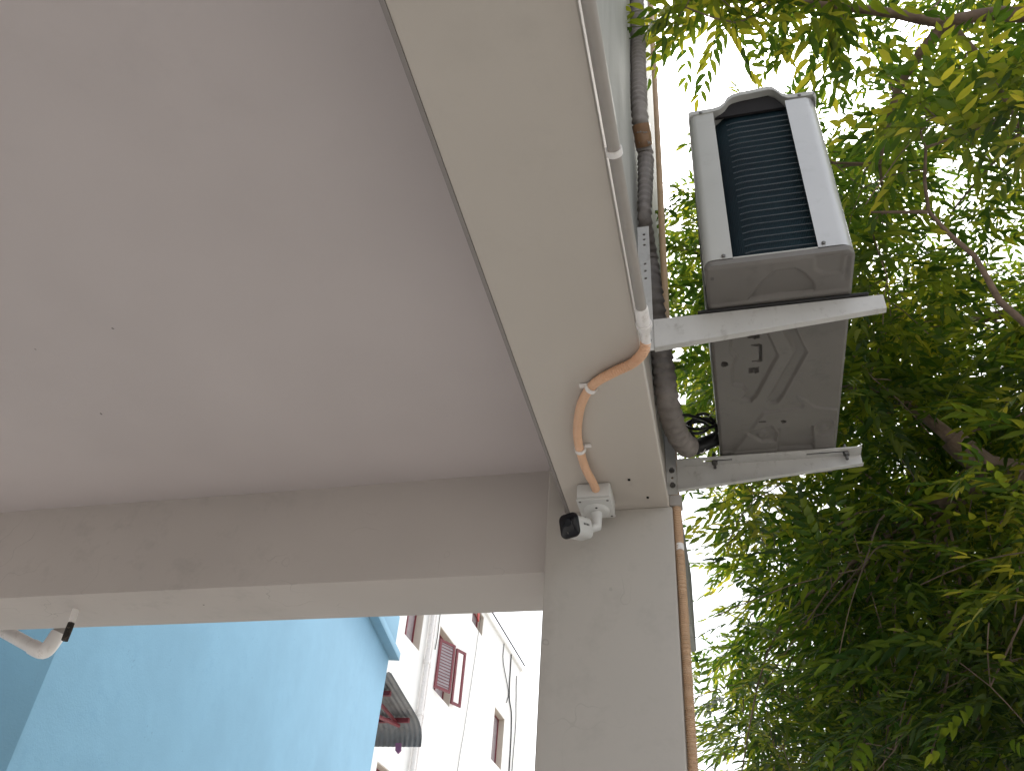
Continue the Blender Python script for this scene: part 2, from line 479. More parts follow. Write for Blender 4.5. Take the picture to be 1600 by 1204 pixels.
# ------------------------------------------------------------------ white block of flats
XW = -6.0
wb = thing('white_building', (-9.0, 17.6, -EYE), 'sunlit white apartment block with maroon windows behind the blue building', 'building')
wins = [(14.35, 15.22, 6.04, 7.35), (16.25, 17.42, 5.67, 7.0), (20.98, 22.0, 5.58, 6.84), (14.04, 14.9, 2.4, 3.68), (18.35, 19.3, 8.0, 8.5)]
rect = lambda w: [(w[0], w[2]), (w[1], w[2]), (w[1], w[3]), (w[0], w[3])]
o = add('wall', plate([(12.0, -EYE), (23.4, -EYE), (23.4, 8.62), (12.0, 8.62)], [rect(w) for w in wins], 'x', XW - 0.28, XW), wb); fin(o, 'white_wall')
o = add('core', box(-13, XW - 0.285, 12.0, 23.4, -EYE, 8.62), wb); fin(o, 'reveal')
o = add('parapet', box(-13, XW + 0.06, 11.95, 23.46, 8.625, 8.76), wb); fin(o, 'white_wall', bevel=0.01)
for i, w in enumerate(wins):
    y0, y1, z0, z1 = w; e = 0.05; xf = XW - 0.2
    f = add('window', plate(rect((y0 + .004, y1 - .004, z0 + .004, z1 - .004)), [rect((y0 + e, (y0 + y1) / 2 - e / 2, z0 + e, z1 - e)), rect(((y0 + y1) / 2 + e / 2, y1 - e, z0 + e, z1 - e))], 'x', xf, xf + 0.05), wb); fin(f, 'maroon')
    p = add('pane', box(xf + 0.015, xf + 0.025, y0 + e - .01, (y0 + y1) / 2 - e / 2 + .01, z0 + e - .01, z1 - e + .01), f); fin(p, 'pane')
    p = add('pane', box(xf + 0.015, xf + 0.025, (y0 + y1) / 2 + e / 2 - .01, y1 - e + .01, z0 + e - .01, z1 - e + .01), f); fin(p, 'pane')
    # cream lined reveal
    for k, d in enumerate((box(XW - 0.15, XW - 0.004, y1 - 0.018, y1 - 0.002, z0 + .002, z1 - .02), box(XW - 0.15, XW - 0.004, y0 + .02, y1 - .02, z1 - 0.018, z1 - 0.002))):
        q = add('reveal', d, f); fin(q, 'reveal')
# open casements of the middle window, hinged at both jambs
def sash(hx, hy, z0, z1, wdt, a, parent, grille):
    m = Matrix.Translation((hx, hy, 0)) @ Matrix.Rotation(a, 4, 'Z')
    fr = add('casement', xform(plate([(0, z0), (wdt, z0), (wdt, z1), (0, z1)], [[(.055, z0 + .055), (wdt - .055, z0 + .055), (wdt - .055, z1 - .055), (.055, z1 - .055)]], 'y', -0.02, 0.02), m), parent)
    fin(fr, 'maroon')
    if grille:
        p = add('pane', xform(box(.05, wdt - .05, -.006, .006, z0 + .05, z1 - .05), m), fr); fin(p, 'pane')
        nb = 14
        for k in range(nb):
            z = z0 + .06 + (z1 - z0 - .12) * (k + .5) / nb
            b = add('grille_bar', xform(box(.05, wdt - .05, -.016, -.008, z - .005, z + .005), m), fr); fin(b, 'maroon')
    return fr
sash(XW + 0.02, 16.27, 5.70, 6.72, 0.46, math.radians(62), wb, True)
sash(XW + 0.02, 17.42, 5.75, 6.96, 0.32, math.radians(66), wb, False)
for (y, r) in ((15.52, 0.05), (15.72, 0.035)):
    o = add('drain_pipe', rod((XW + r + .03, y, -EYE), (XW + r + .03, y, 8.6), r, 12), wb); fin(o, 'pvc_white', smooth=True, angle=60)
    for z in (3.0, 4.9, 5.9, 7.4):
        q = add('pipe_collar', rod((XW + r + .03, y, z), (XW + r + .03, y, z + .09), r * 1.28, 12), o); fin(q, 'pvc_white', smooth=True, angle=60)
o = add('roof_line', rod((XW + .09, 12.0, 8.80), (XW + .09, 23.42, 8.80), 0.022, 8), wb); fin(o, 'cable')  # dark rod drawn along the parapet's top edge
def wall_cable(name, pts, r, mat='cable'):
    P = smooth_path([(XW + .02, y, z) for y, z in pts], 0.12)
    P = [p + Vector((0, 0.02 * mnoise.noise(Vector((p.z * 3, p.y, 1))), 0)) for p in P]
    o = add(name, sweep(P, r, 6), wb); fin(o, mat, smooth=True)
wall_cable('cable', [(22.11, 8.70), (22.22, 7.55), (22.62, 7.07), (22.75, 5.77), (22.7, 3.0)], 0.018)
wall_cable('cable', [(22.88, 8.3), (22.9, 8.02), (23.12, 7.04), (23.05, 5.83), (23.05, 3.0)], 0.012)
wall_cable('cable', [(21.29, 8.61), (21.35, 8.13), (22.12, 7.59), (21.97, 7.26)], 0.012)
wall_cable('cable', [(16.07, 8.5), (16.07, 7.19), (16.1, 6.74), (16.05, 6.4)], 0.01)
wall_cable('cable', [(18.98, 8.5), (18.8, 7.1), (18.58, 5.65), (18.33, 4.4)], 0.006)
# washing on the line
cl = add('red_cloth', prism([(18.45, 8.5), (18.73, 8.5), (18.70, 8.12), (18.60, 8.16)], 'x', XW + .05, XW + .07)); fin(cl, 'cloth_red')
tag(cl, 'small red cloth hanging high on the white building wall', 'cloth')

pc_ = add('purple_cloth', prism([(-5.27, 3.66), (-5.18, 3.66), (-5.165, 3.55), (-5.21, 3.50), (-5.26, 3.55)], 'y', 12.93, 12.96)); fin(pc_, 'cloth_purple')
tag(pc_, 'small purple cloth hanging below the corrugated awning edge', 'cloth')
# ------------------------------------------------------------------ pipes beside the cross beam
sb = thing('drain_stub', (-1.755, 1.85, 0.79), 'short pipe stub with charred black end under the cross beam', 'pipe')
o = add('pipe', rod((-1.757, 1.845, 0.873), (-1.752, 1.845, 0.832), 0.0088, 14), sb); fin(o, 'pvc_white', smooth=True, angle=50)
P = [Vector((-1.752, 1.845, 0.8325)), Vector((-1.7515, 1.845, 0.815)), Vector((-1.7505, 1.845, 0.783))]
o = add('burnt_end', sweep(P, lambda i, s, a: (0.0089, 0.0094, 0.0088)[i], 14), sb); fin(o, 'char', smooth=True, angle=50)
pp = thing('waste_pipe', (-2.2, 2.15, 0.88), 'white elbowed waste pipe showing below the cross beam by the blue wall', 'pipe')
o = add('pipe', sweep(smooth_path([(-3.1, 2.2, 1.26), (-2.6, 2.2, 1.075), (-2.175, 2.2, 0.905)], 0.05), 0.0215, 18), pp); fin(o, 'pvc_white', smooth=True, angle=60)
o = add('elbow', sweep(smooth_path([(-2.20, 2.2, 0.915), (-2.168, 2.2, 0.9025), (-2.146, 2.2, 0.901), (-2.134, 2.2, 0.919), (-2.121, 2.2, 0.960)], 0.006), 0.0245, 20), pp); fin(o, 'pvc_white', smooth=True, angle=60)
o = add('riser', rod((-2.121, 2.2, 0.958), (-2.05, 2.2, 1.30), 0.021, 18), pp); fin(o, 'pvc', smooth=True, angle=60)

# ------------------------------------------------------------------ support brackets
def bracket(y, s, label):
    """s=+1: its top flange points away (+Y), -1: towards the viewer"""
    t = thing('wall_bracket', (-0.12, y, 1.166), label, 'bracket', 'brackets carrying the air conditioner')
    th = 0.0025
    hz = [1.528, 1.511, 1.492, 1.428, 1.405, 1.381, 1.238, 1.216, 1.192]
    out = [(-0.1275, 1.166), (-0.1005, 1.166), (-0.1005, 1.556), (-0.1275, 1.556)]
    o = add('upright', plate(out, [circ(-0.1125, z, 0.0036, 10) for z in hz], 'y', y, y + th), t); fin(o, 'bracket')
    o = add('wall_flange', box(-0.1278, -0.1255, y + th, y + 0.036, 1.166, 1.556), t); fin(o, 'bracket')
    # arm web, tapering to the tip
    w0, w1 = (y - th - 0.0006, y - 0.0006)
    web = [(-0.1, 1.170), (-0.1, 1.25), (0.362, 1.25), (0.362, 1.213)]
    slots = []
    o = add('arm', prism(web, 'y', w0, w1), t); fin(o, 'bracket', bevel=0.0008, seg=1)
    fy0, fy1 = (w1, w1 + 0.034) if s > 0 else (w0 - 0.034, w0)
    def slot(x0, x1, yc): return [(x0, yc - .004), (x1, yc - .004), (x1, yc + .004), (x0, yc + .004)]
    yc = (fy0 + fy1) / 2
    fl = add('arm_flange', plate([(-0.098, fy0), (0.362, fy0), (0.362, fy1), (-0.098, fy1)], [slot(-0.03, 0.045, yc), slot(0.23, 0.33, yc)], 'z', 1.2465, 1.2495), t); fin(fl, 'bracket')
    k0, k1 = (w1, w1 + 0.012) if s > 0 else (w0 - 0.012, w0)
    lipv = [(-0.1, k0, 1.1695), (-0.1, k1, 1.1695), (0.362, k1, 1.2125), (0.362, k0, 1.2125), (-0.1, k0, 1.172), (-0.1, k1, 1.172), (0.362, k1, 1.215), (0.362, k0, 1.215)]
    o = add('arm_lip', (lipv, box(0, 1, 0, 1, 0, 1)[1]), t); fin(o, 'bracket')
    for z in (1.238, 1.192):
        b = add('bolt', join(screw_head((-0.1125, y - 0.0005, z), (0, -1, 0), 0.0075, 0.002), xform(prism(circ(0, 0, 0.0055, 6), 'y', -0.009, -0.001), Matrix.Translation((-0.1125, y - 0.001, z)))), t); fin(b, 'screw', smooth=True, angle=40)
    for x in (0.0, 0.325):
        b = add('foot_bolt', rod((x, yc, 1.224), (x, yc, 1.268), 0.004, 8), t); fin(b, 'screw', smooth=True, angle=50)
        q = add('nut', prism(circ(x, yc, 0.0075, 6), 'z', 1.236, 1.2455), b); fin(q, 'screw')
    return t
bracket(1.338, 1, 'white steel wall bracket under the slatted end of the air conditioner')
bracket(1.916, -1, 'white steel wall bracket with slotted flange beside the black cable loops')

# ------------------------------------------------------------------ air conditioner outdoor unit
X0, X1, Y0, Y1, ZB, ZT = 0.016, 0.305, 1.217, 2.017, 1.262, 1.803
ac = thing('air_conditioner_unit', (0.16, 1.6, ZB), 'white outdoor air conditioner unit on brackets, dark slatted coil facing out', 'air conditioner')
# embossed base pan: a fine height field seen from below
def seg_d(px, py, a, b):
    ax_, ay_ = a; bx, by = b
    dx, dy = bx - ax_, by - ay_
    t = np.clip(((px - ax_) * dx + (py - ay_) * dy) / (dx * dx + dy * dy + 1e-12), 0, 1)
    return np.hypot(px - ax_ - t * dx, py - ay_ - t * dy)
def poly_d(px, py, pts, closed=False):
    d = np.full(px.shape, 9.0)
    m = len(pts)
    for i in range(m if closed else m - 1): d = np.minimum(d, seg_d(px, py, pts[i], pts[(i + 1) % m]))
    return d
def inside(px, py, pts):
    c = np.zeros(px.shape, bool); m = len(pts)
    for i in range(m):
        (x1, y1), (x2, y2) = pts[i], pts[(i + 1) % m]
        if y1 == y2: continue
        cond = ((y1 > py) != (y2 > py)) & (px < (x2 - x1) * (py - y1) / (y2 - y1) + x1)
        c ^= cond
    return c
def sdf(px, py, pts):
    d = poly_d(px, py, pts, True); return np.where(inside(px, py, pts), -d, d)
def smst(a, b, x):
    t = np.clip((x - a) / (b - a), 0, 1); return t * t * (3 - 2 * t)
GX, GY = 110, 300
gx = np.linspace(X0, X1, GX); gy = np.linspace(Y0, Y1, GY)
px, py = np.meshgrid(gx, gy, indexing='ij')
h = np.zeros(px.shape)
def emb(pts, depth, soft=0.005):           # pressed area; positive depth = pressed up into the unit
    global h
    h += depth * smst(soft, -soft, sdf(px, py, pts))
def groove(pts, w, depth, soft=0.004):
    global h
    h += depth * (1 - smst(w - soft, w + soft, poly_d(px, py, pts)))
emb([(0.061, 1.36), (0.061, 1.423), (0.058, 1.484), (0.071, 1.506), (0.060, 1.539), (0.059, 1.602), (0.080, 1.613), (0.089, 1.636), (0.080, 1.659), (0.098, 1.675), (0.110, 1.658), (0.160, 1.513), (0.134, 1.419), (0.134, 1.36)], 0.009, 0.0035)
emb([(0.150, 1.36), (0.166, 1.415), (0.197, 1.506), (0.138, 1.677), (0.146, 1.689), (0.159, 1.688), (0.172, 1.663), (0.222, 1.510), (0.191, 1.416), (0.185, 1.36)], 0.009, 0.0035)
emb([(0.204, 1.664), (0.220, 1.701), (0.214, 1.711), (0.127, 1.718), (0.060, 1.859), (0.038, 1.90), (0.299, 1.90), (0.299, 1.73), (0.269, 1.719), (0.247, 1.712), (0.224, 1.679)], -0.005, 0.003)
emb([(0.085, 1.802), (0.099, 1.787), (0.145, 1.773), (0.159, 1.812), (0.155, 1.845), (0.120, 1.84)], 0.008, 0.003)
emb([(0.165, 1.787), (0.243, 1.787), (0.249, 1.884), (0.160, 1.885)], 0.008, 0.003)
emb(circ(0.272, 1.80, 0.022, 14, 0.034), 0.005); emb(circ(0.272, 1.80, 0.009, 12), -0.004, 0.003)
emb(circ(0.125, 1.812, 0.013, 14), -0.004, 0.003)
emb([(0.156, 1.246), (0.192, 1.246), (0.208, 1.260), (0.230, 1.295), (0.231, 1.318), (0.101, 1.321), (0.129, 1.274)], 0.007, 0.003)
emb([(0.228, 1.222), (0.230, 1.253), (0.250, 1.272), (0.280, 1.272), (0.283, 1.222)], 0.004)
groove([(0.291, 1.232), (0.290, 1.290)], 0.004, 0.004)
emb([(0.20, 1.40), (0.225, 1.402), (0.228, 1.39), (0.20, 1.385)], 0.004)
emb([(0.03, 1.94), (0.29, 1.94), (0.29, 1.99), (0.03, 1.99)], 0.005)
# foot channels over the two bracket arms
emb([(0.018, 1.325), (0.302, 1.318), (0.302, 1.372), (0.018, 1.372)], -0.004, 0.004)
emb([(0.018, 1.878), (0.302, 1.878), (0.302, 1.93), (0.018, 1.93)], -0.004, 0.004)
def punch(pts):
    global h
    h = np.where(inside(px, py, pts), 0.02, h)
punch(circ(0.042, 1.523, 0.0075, 16)); punch(circ(0.173, 1.758, 0.0055, 14))
punch([(0.098, 1.434), (0.120, 1.434), (0.120, 1.453), (0.110, 1.456), (0.110, 1.450), (0.098, 1.450)])
punch([(0.097, 1.556), (0.119, 1.555), (0.119, 1.572), (0.109, 1.578), (0.109, 1.572), (0.097, 1.574)])
rr = [(0.103, 1.477), (0.123, 1.478), (0.123, 1.534), (0.103, 1.533)]
h = np.where((np.abs(sdf(px, py, rr)) < 0.0018) & (px > 0.1045), 0.02, h)
punch([(0.116, 1.7505), (0.132, 1.7515), (0.132, 1.7535), (0.116, 1.7525)])
# rolled rim
edge = np.minimum(np.minimum(px - X0, X1 - px), np.minimum(py - Y0, Y1 - py))
h += 0.006 * (1 - smst(0.0, 0.007, edge))
# rounded plan corners
R = 0.018
cx = np.clip(px, X0 + R, X1 - R); cy = np.clip(py, Y0 + R, Y1 - R)
dd = np.hypot(px - cx, py - cy); sc = np.where(dd > R, R / np.maximum(dd, 1e-9), 1)
qx, qy = cx + (px - cx) * sc, cy + (py - cy) * sc
V = np.stack([qx, qy, ZB + h], -1).reshape(-1, 3)
F = [(i * GY + j, i * GY + j + 1, (i + 1) * GY + j + 1, (i + 1) * GY + j) for i in range(GX - 1) for j in range(GY - 1)]
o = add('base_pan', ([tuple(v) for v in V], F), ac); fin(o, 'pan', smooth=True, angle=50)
def rrect(x0, x1, y0, y1, r, n=6):
    out = []
    for cx_, cy_, a0 in ((x1 - r, y0 + r, -PI / 2), (x1 - r, y1 - r, 0), (x0 + r, y1 - r, PI / 2), (x0 + r, y0 + r, PI)):
        for i in range(n + 1):
            a = a0 + PI / 2 * i / n
            out.append((cx_ + r * math.cos(a), cy_ + r * math.sin(a)))
    return out
# skirt of the pan
sk_o = rrect(X0, X1, Y0, Y1, R); sk_i = rrect(X0 + .002, X1 - .002, Y0 + .002, Y1 - .002, R - .002)
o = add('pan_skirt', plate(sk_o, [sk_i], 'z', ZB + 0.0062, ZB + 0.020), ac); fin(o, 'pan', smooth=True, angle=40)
# casing panels (thin folded sheet): back strip, front panel with round corners, end with the coil window
def shell(path, t, z0, z1):
    """vertical sheet following a plan path, thickness t to its left side"""
    P = [Vector((p[0], p[1], 0)) for p in path]; Q = []
    for i, p in enumerate(P):
        d = (P[min(i + 1, len(P) - 1)] - P[max(i - 1, 0)]).normalized()
        Q.append(p + Vector((-d.y, d.x, 0)) * t)
    poly = [(p.x, p.y) for p in P] + [(q.x, q.y) for q in Q][::-1]
    return prism(poly, 'z', z0, z1)
def arc(cx_, cy_, r, a0, a1, n=8): return [(cx_ + r * math.cos(a0 + (a1 - a0) * i / n), cy_ + r * math.sin(a0 + (a1 - a0) * i / n)) for i in range(n + 1)]
e = 0.0015
# back strip: from the coil window round the wall side corner
path = [(0.0735, Y0 - e), (0.034, Y0 - e)] + arc(0.034, Y0 + .016, 0.0175, -PI / 2, -PI, 6) + [(X0 - e, Y0 + 0.07)]
o = add('back_panel', shell(path, -0.0016, ZB + 0.0215, ZT - 0.012), ac); fin(o, 'ac_case', smooth=True, angle=35)
# front panel: window edge, front corner, front face, far corner
path = [(0.238, Y0 - e), (0.279, Y0 - e)] + arc(0.279, Y0 + .026, 0.0275, -PI / 2, 0, 8) + [(X1 + e, Y1 - .03)] + arc(0.279, Y1 - .026, 0.0275, 0, PI / 2, 8) + [(0.034, Y1 + e)]
o = add('front_panel', shell(path, 0.0016, ZB + 0.0215, ZT - 0.012), ac); fin(o, 'ac_front', smooth=True, angle=35)
o = add('back_frame', box(X0, X0 + 0.003, Y0 + .5, Y1 - .02, ZB + 0.021, ZT - 0.012), ac); fin(o, 'ac_case')
o = add('window_sill', box(0.074, 0.2375, Y0 - 0.0008, Y0 + 0.028, ZB + 0.0205, ZB + 0.0245), ac); fin(o, 'ac_case', bevel=0.0008, seg=1)
# coil behind the window, bending round to the wall side
cp = [(0.262, Y0 + .022), (0.20, Y0 + .022), (0.128, Y0 + .022)] + arc(0.128, Y0 + .105, 0.083, -PI / 2, -PI, 10)[1:] + [(0.045, Y0 + .30), (0.045, Y1 - .15)]
coil = add('coil', shell(cp, -0.022, ZB + 0.020, ZT - 0.004), ac); fin(coil, 'coil', smooth=True, angle=35)
off = []
P = [Vector((p[0], p[1], 0)) for p in cp]
for i, p in enumerate(P):
    d = (P[min(i + 1, len(P) - 1)] - P[max(i - 1, 0)]).normalized()
    off.append(p + Vector((-d.y, d.x, 0)) * 0.004)
nb = 24
for i in range(nb):
    z = ZB + 0.034 + (ZT - 0.04 - ZB - 0.034) * i / (nb - 1)
    pts = [Vector((p.x, p.y, z)) for p in off if p.x > 0.095]
    b = add('coil_wire', sweep(pts, 0.0013, 6), coil); fin(b, 'coil_bar', smooth=True, angle=60)
# top cover with the raised arch over the window
top = [(0.0145, 1.779), (0.0145, 1.797), (0.020, 1.8035), (0.076, 1.8045), (0.090, 1.809), (0.101, 1.820), (0.110, 1.838), (0.122, 1.8485), (0.140, 1.852), (0.207, 1.857), (0.217, 1.853), (0.226, 1.838), (0.235, 1.820), (0.246, 1.8105), (0.262, 1.8085), (0.298, 1.8085), (0.305, 1.804), (0.3075, 1.795), (0.3075, 1.782)]
bot = [(p[0] if 0.03 < p[0] < 0.29 else (0.018 if p[0] < 0.1 else 0.304), p[1] - 0.0135) for p in top]
bot = [(x, min(z, 1.8445)) for x, z in bot]
bot[0] = (0.018, 1.779); bot[-1] = (0.304, 1.782); bot[1] = (0.018, 1.7835); bot[2] = (0.022, 1.789); bot[-2] = (0.304, 1.786); bot[-3] = (0.301, 1.7925)
n = len(top)
V = [(x, Y0 - 0.004, z) for x, z in top] + [(x, Y0 - 0.004, z) for x, z in bot]
F = [(i, i + 1, n + i + 1, n + i) for i in range(n - 1)]
flat = lambda pts, f: [(x, 1.803 + (z - 1.803) * f if z > 1.803 else z) for x, z in pts]
ys = [Y0 - 0.004, Y0 + 0.05, Y0 + 0.12, Y0 + 0.19, Y1 + 0.004]; fs = [1, 1, 0.5, 0.08, 0.0]
V, F = [], []
for y, f in zip(ys, fs): V += [(x, y, z) for x, z in flat(top, f)]
for y, f in zip(ys, fs): V += [(x, y, z) for x, z in ([(bx_, min(bz, tz - .0125)) for (bx_, bz), (tx, tz) in zip(bot, flat(top, f))] if f > .3 else [(x_, z_ - 0.0125) if 0.02 < x_ < 0.3 else (bx_, bz) for (x_, z_), (bx_, bz) in zip(flat(top, f), bot)])]
K = len(ys) * n
for r in range(len(ys) - 1):
    for i in range(n - 1):
        a = r * n + i
        F.append((a, a + 1, a + n + 1, a + n)); F.append((K + a, K + a + n, K + a + n + 1, K + a + 1))
    for i in (0, n - 1):
        a = r * n + i
        F.append((a, a + n, K + a + n, K + a))
for i in range(n - 1):
    F.append((i, K + i, K + i + 1, i + 1)); a = (len(ys) - 1) * n + i; F.append((a, a + 1, K + a + 1, K + a))
o = add('top_cover', (V, F), ac); fin(o, 'ac_case', smooth=True, angle=40)
o = add('recess_shade', prism([(0.0765, 1.786), (0.09, 1.796), (0.104, 1.812), (0.116, 1.832), (0.140, 1.8375), (0.206, 1.8425), (0.219, 1.828), (0.232, 1.802), (0.238, 1.786)], 'y', Y0 + 0.012, Y0 + 0.0185), ac); fin(o, 'recess_shade')  # added dark plate: paints in the shade of the recess under the arch
for (x, z) in ((0.056, 1.290), (0.249, 1.292), (0.272, 1.799), (0.045, 1.792)):
    b = add('screw', screw_head((x, Y0 - 0.003 if z < 1.5 else Y0 - 0.0038, z), (0, -1, 0), 0.0042, 0.003), ac); fin(b, 'screw', smooth=True, angle=40)
b = add('screw', screw_head((0.030, 1.248, ZB + 0.001), (0, 0, -1), 0.004, 0.003), ac); fin(b, 'screw', smooth=True, angle=40)
# fan guard on the far face
fg = add('fan_guard', join(*[sweep([Vector((X1 + .012, 1.62 + r * math.cos(2 * PI * i / 40), 1.535 + r * math.sin(2 * PI * i / 40))) for i in range(41)], 0.0025, 6) for r in (0.05, 0.09, 0.13, 0.17, 0.205)],
      *[rod((X1 + .012, 1.62, 1.535), (X1 + .012, 1.62 + .21 * math.cos(a), 1.535 + .21 * math.sin(a)), 0.003, 6) for a in [k * PI / 4 for k in range(8)]]), ac); fin(fg, 'ac_case', smooth=True, angle=50)
# rubber/steel foot rails between pan and bracket arms
for yy in (1.330, 1.895):
    o = add('foot_rail', box(-0.006, 0.335, yy - 0.001, yy + 0.021, 1.2503, 1.2572), ac); fin(o, 'rubber', bevel=0.002, seg=1)
    # keep the rail against the embossed foot channel

# ------------------------------------------------------------------ refrigerant line, cables, conduits
ln = thing('refrigerant_line', (-0.09, 1.4, 1.15), 'thick pipe bundle wrapped in grey tape running down the outer wall', 'pipe')
pts = [(-0.106, 1.352, 3.7), (-0.106, 1.352, 2.67), (-0.106, 1.30, 2.20), (-0.106, 1.28, 1.95), (-0.104, 1.32, 1.88), (-0.1015, 1.355, 1.845), (-0.105, 1.35, 1.72), (-0.110, 1.355, 1.61), (-0.110, 1.45, 1.573), (-0.109, 1.485, 1.47), (-0.105, 1.571, 1.402), (-0.101, 1.61, 1.335), (-0.097, 1.65, 1.265), (-0.088, 1.737, 1.245), (-0.072, 1.80, 1.243), (-0.058, 1.83, 1.25)]
path = smooth_path(pts, 0.0045)
L = []
acc = 0
for i, p in enumerate(path):
    if i: acc += (p - path[i - 1]).length
    L.append(acc)
def wrap_r(i, s, a):
    fat = 0.0195 - 0.004 * max(0, 1 - abs(s - 2.1) / 0.25) + 0.006 * max(0.0, min(1.0, (s - 2.2) / 0.25))
    ph = (s / 0.024 + a / (2 * PI)) % 1.0
    lum = mnoise.noise(Vector((s * 14, math.cos(a) * 1.3, math.sin(a) * 1.3)))
    return fat * (0.92 + 0.28 * ph + 0.06 * lum)
o = add('wrapped_tube', sweep(path, wrap_r, 18), ln); fin(o, 'tape', smooth=True, angle=75)
kk = [i for i, p in enumerate(path) if 1.868 < p.z < 1.905 and i < len(path) * .8]
o = add('brown_tape', sweep(path[kk[0]:kk[-1] + 1], lambda i, s, a: 0.0226 + 0.0008 * math.sin(3 * a + s * 60), 18), ln); fin(o, 'tape_brown', smooth=True, angle=60)
tailp = smooth_path([(-0.066, 1.815, 1.246), (-0.045, 1.85, 1.262), (-0.015, 1.865, 1.285), (0.0145, 1.868, 1.30)], 0.008)
o = add('black_insulation', sweep(tailp, lambda i, s, a: 0.019 + 0.003 * mnoise.noise(Vector((s * 40, a, 0))), 14), ln); fin(o, 'rubber', smooth=True, angle=60)
o = add('cable_tie', sweep([Vector((-0.031 + .0245 * math.cos(2 * PI * i / 24) * .5, 1.857 + .0, 1.272 + .0245 * math.sin(2 * PI * i / 24))) for i in range(25)], 0.0018, 6), ln); fin(o, 'pvc_white', smooth=True)
cb = thing('power_cable', (-0.03, 1.78, 1.22), 'black power cable looped between wrapped pipe and air conditioner', 'cable')
def loop(c, r1, r2, tilt, n=26, turns=1.0, r=0.0042, ph=0.0):
    pts = []
    for i in range(n + 1):
        a = ph + 2 * PI * turns * i / n
        pts.append(Vector((c[0] + r1 * math.cos(a), c[1] + tilt * math.sin(a) + 0.01 * i / n, c[2] + r2 * math.sin(a))))
    return sweep(smooth_path(pts, 0.01), r, 8)
for (c, r1, r2, tl, tu, ph) in (((-0.027, 1.82, 1.318), 0.038, 0.036, 0.03, 1.0, 0.3), ((-0.020, 1.83, 1.310), 0.033, 0.030, -0.02, 1.0, 1.0), ((-0.038, 1.81, 1.30), 0.030, 0.042, 0.03, 0.7, 4.2)):
    o = add('cable_loop', loop(c, r1, r2, tl, 26, tu, 0.0042, ph), cb); fin(o, 'rubber', smooth=True, angle=60)
o = add('cable_tail', sweep(smooth_path([(0.0145, 1.83, 1.31), (-0.02, 1.80, 1.315), (-0.075, 1.76, 1.30), (-0.06, 1.82, 1.262)], 0.008), 0.0042, 8), cb); fin(o, 'rubber', smooth=True, angle=60)

# straight conduit along the foot of the facade
pc = thing('straight_conduit', (-0.0985, 0.2, 0.99), 'straight grey plastic conduit running along the lower outer beam edge', 'conduit')
o = add('tube', rod((-0.0985, -4.0, 1.001), (-0.0966, 1.04, 1.000), 0.0094, 16), pc); fin(o, 'pvc', smooth=True, angle=60)
o = add('coupler', sweep([Vector((-0.0966, 1.035, 1.0)), Vector((-0.0966, 1.038, 1.0)), Vector((-0.0970, 1.092, 0.999)), Vector((-0.0970, 1.095, 0.999))], lambda i, s, a: (0.0105, 0.0117, 0.0117, 0.0105)[i], 16), pc); fin(o, 'pvc_white', smooth=True, angle=60)
o = add('nozzle', rod((-0.0970, 1.094, 0.999), (-0.0982, 1.124, 0.9945), 0.0088, 16), pc); fin(o, 'pvc_white', smooth=True, angle=60)
def strap(c, d, r, parent, w=0.012, base_dir=(1, 0, 0), ear=0.0):
    """a saddle clip: ring round direction d at c"""
    d = Vector(d).normalized(); c = Vector(c)
    u = d.orthogonal().normalized(); v = d.cross(u)
    n = 24; V, F = [], []
    for k in range(n):
        a = 2 * PI * k / n; e_ = u * math.cos(a) + v * math.sin(a)
        for rr_, tt in ((r, -w / 2), (r + .0022, -w / 2), (r + .0022, w / 2), (r, w / 2)):
            V.append(tuple(c + e_ * rr_ + d * tt))
    for k in range(n):
        for j in range(4):
            F.append((k * 4 + j, k * 4 + (j + 1) % 4, ((k + 1) % n) * 4 + (j + 1) % 4, ((k + 1) % n) * 4 + j))
    data = (V, F)
    if ear:
        b = Vector(base_dir).normalized()
        q = c + b * (r + ear * 0.5)
        z = 0.9985
        eb = box(q.x - ear * .6, q.x + ear * .6, q.y - w / 2, q.y + w / 2, z - 0.004, z)
        data = join(data, eb)
    o = add('saddle_clip', data, parent); fin(o, 'pvc_white', smooth=True, angle=40)
strap((-0.097, 0.716, 1.0005), (0, 1, 0), 0.0097, pc, 0.010)
strap((-0.097, 0.20, 1.0005), (0, 1, 0), 0.0097, pc, 0.010)
strap((-0.0968, 1.078, 0.9995), (0, 1, 0), 0.012, pc, 0.007)

oc = thing('orange_flexible_conduit', (-0.2, 1.3, 0.97), 'short peach flexible conduit curving over the beam to the camera box', 'conduit')
pts = [(-0.0985, 1.118, 0.994), (-0.105, 1.138, 0.989), (-0.128, 1.166, 0.9893), (-0.165, 1.186, 0.9891), (-0.207, 1.216, 0.9893), (-0.238, 1.268, 0.9893), (-0.259, 1.339, 0.9893), (-0.269, 1.406, 0.9893), (-0.269, 1.49, 0.985), (-0.262, 1.545, 0.983), (-0.259, 1.576, 0.981)]
path = smooth_path(pts, 0.0012)
def corr(pitch, r, amp, s0=0, s1=9, fade=0.02):
    def f(i, s, a):
        w = max(0.0, min(1.0, (s1 - s) / fade)) * max(0, min(1, (s - s0) / fade + 1))
        return r + amp * (0.35 + 0.65 * w) * math.sin(2 * PI * s / pitch)
    return f
o = add('hose', sweep(path, corr(0.0050, 0.0088, 0.0013, 0, 0.17, 0.06), 14), oc); fin(o, 'orange', smooth=True, angle=80)
strap((-0.213, 1.226, 0.9893), (-0.55, 0.83, 0), 0.0096, oc, 0.009, (-1, 0, 0), 0.012)
strap((-0.2690, 1.425, 0.9893), (0, 1, 0), 0.0096, oc, 0.009, (1, 0, 0), 0.012)

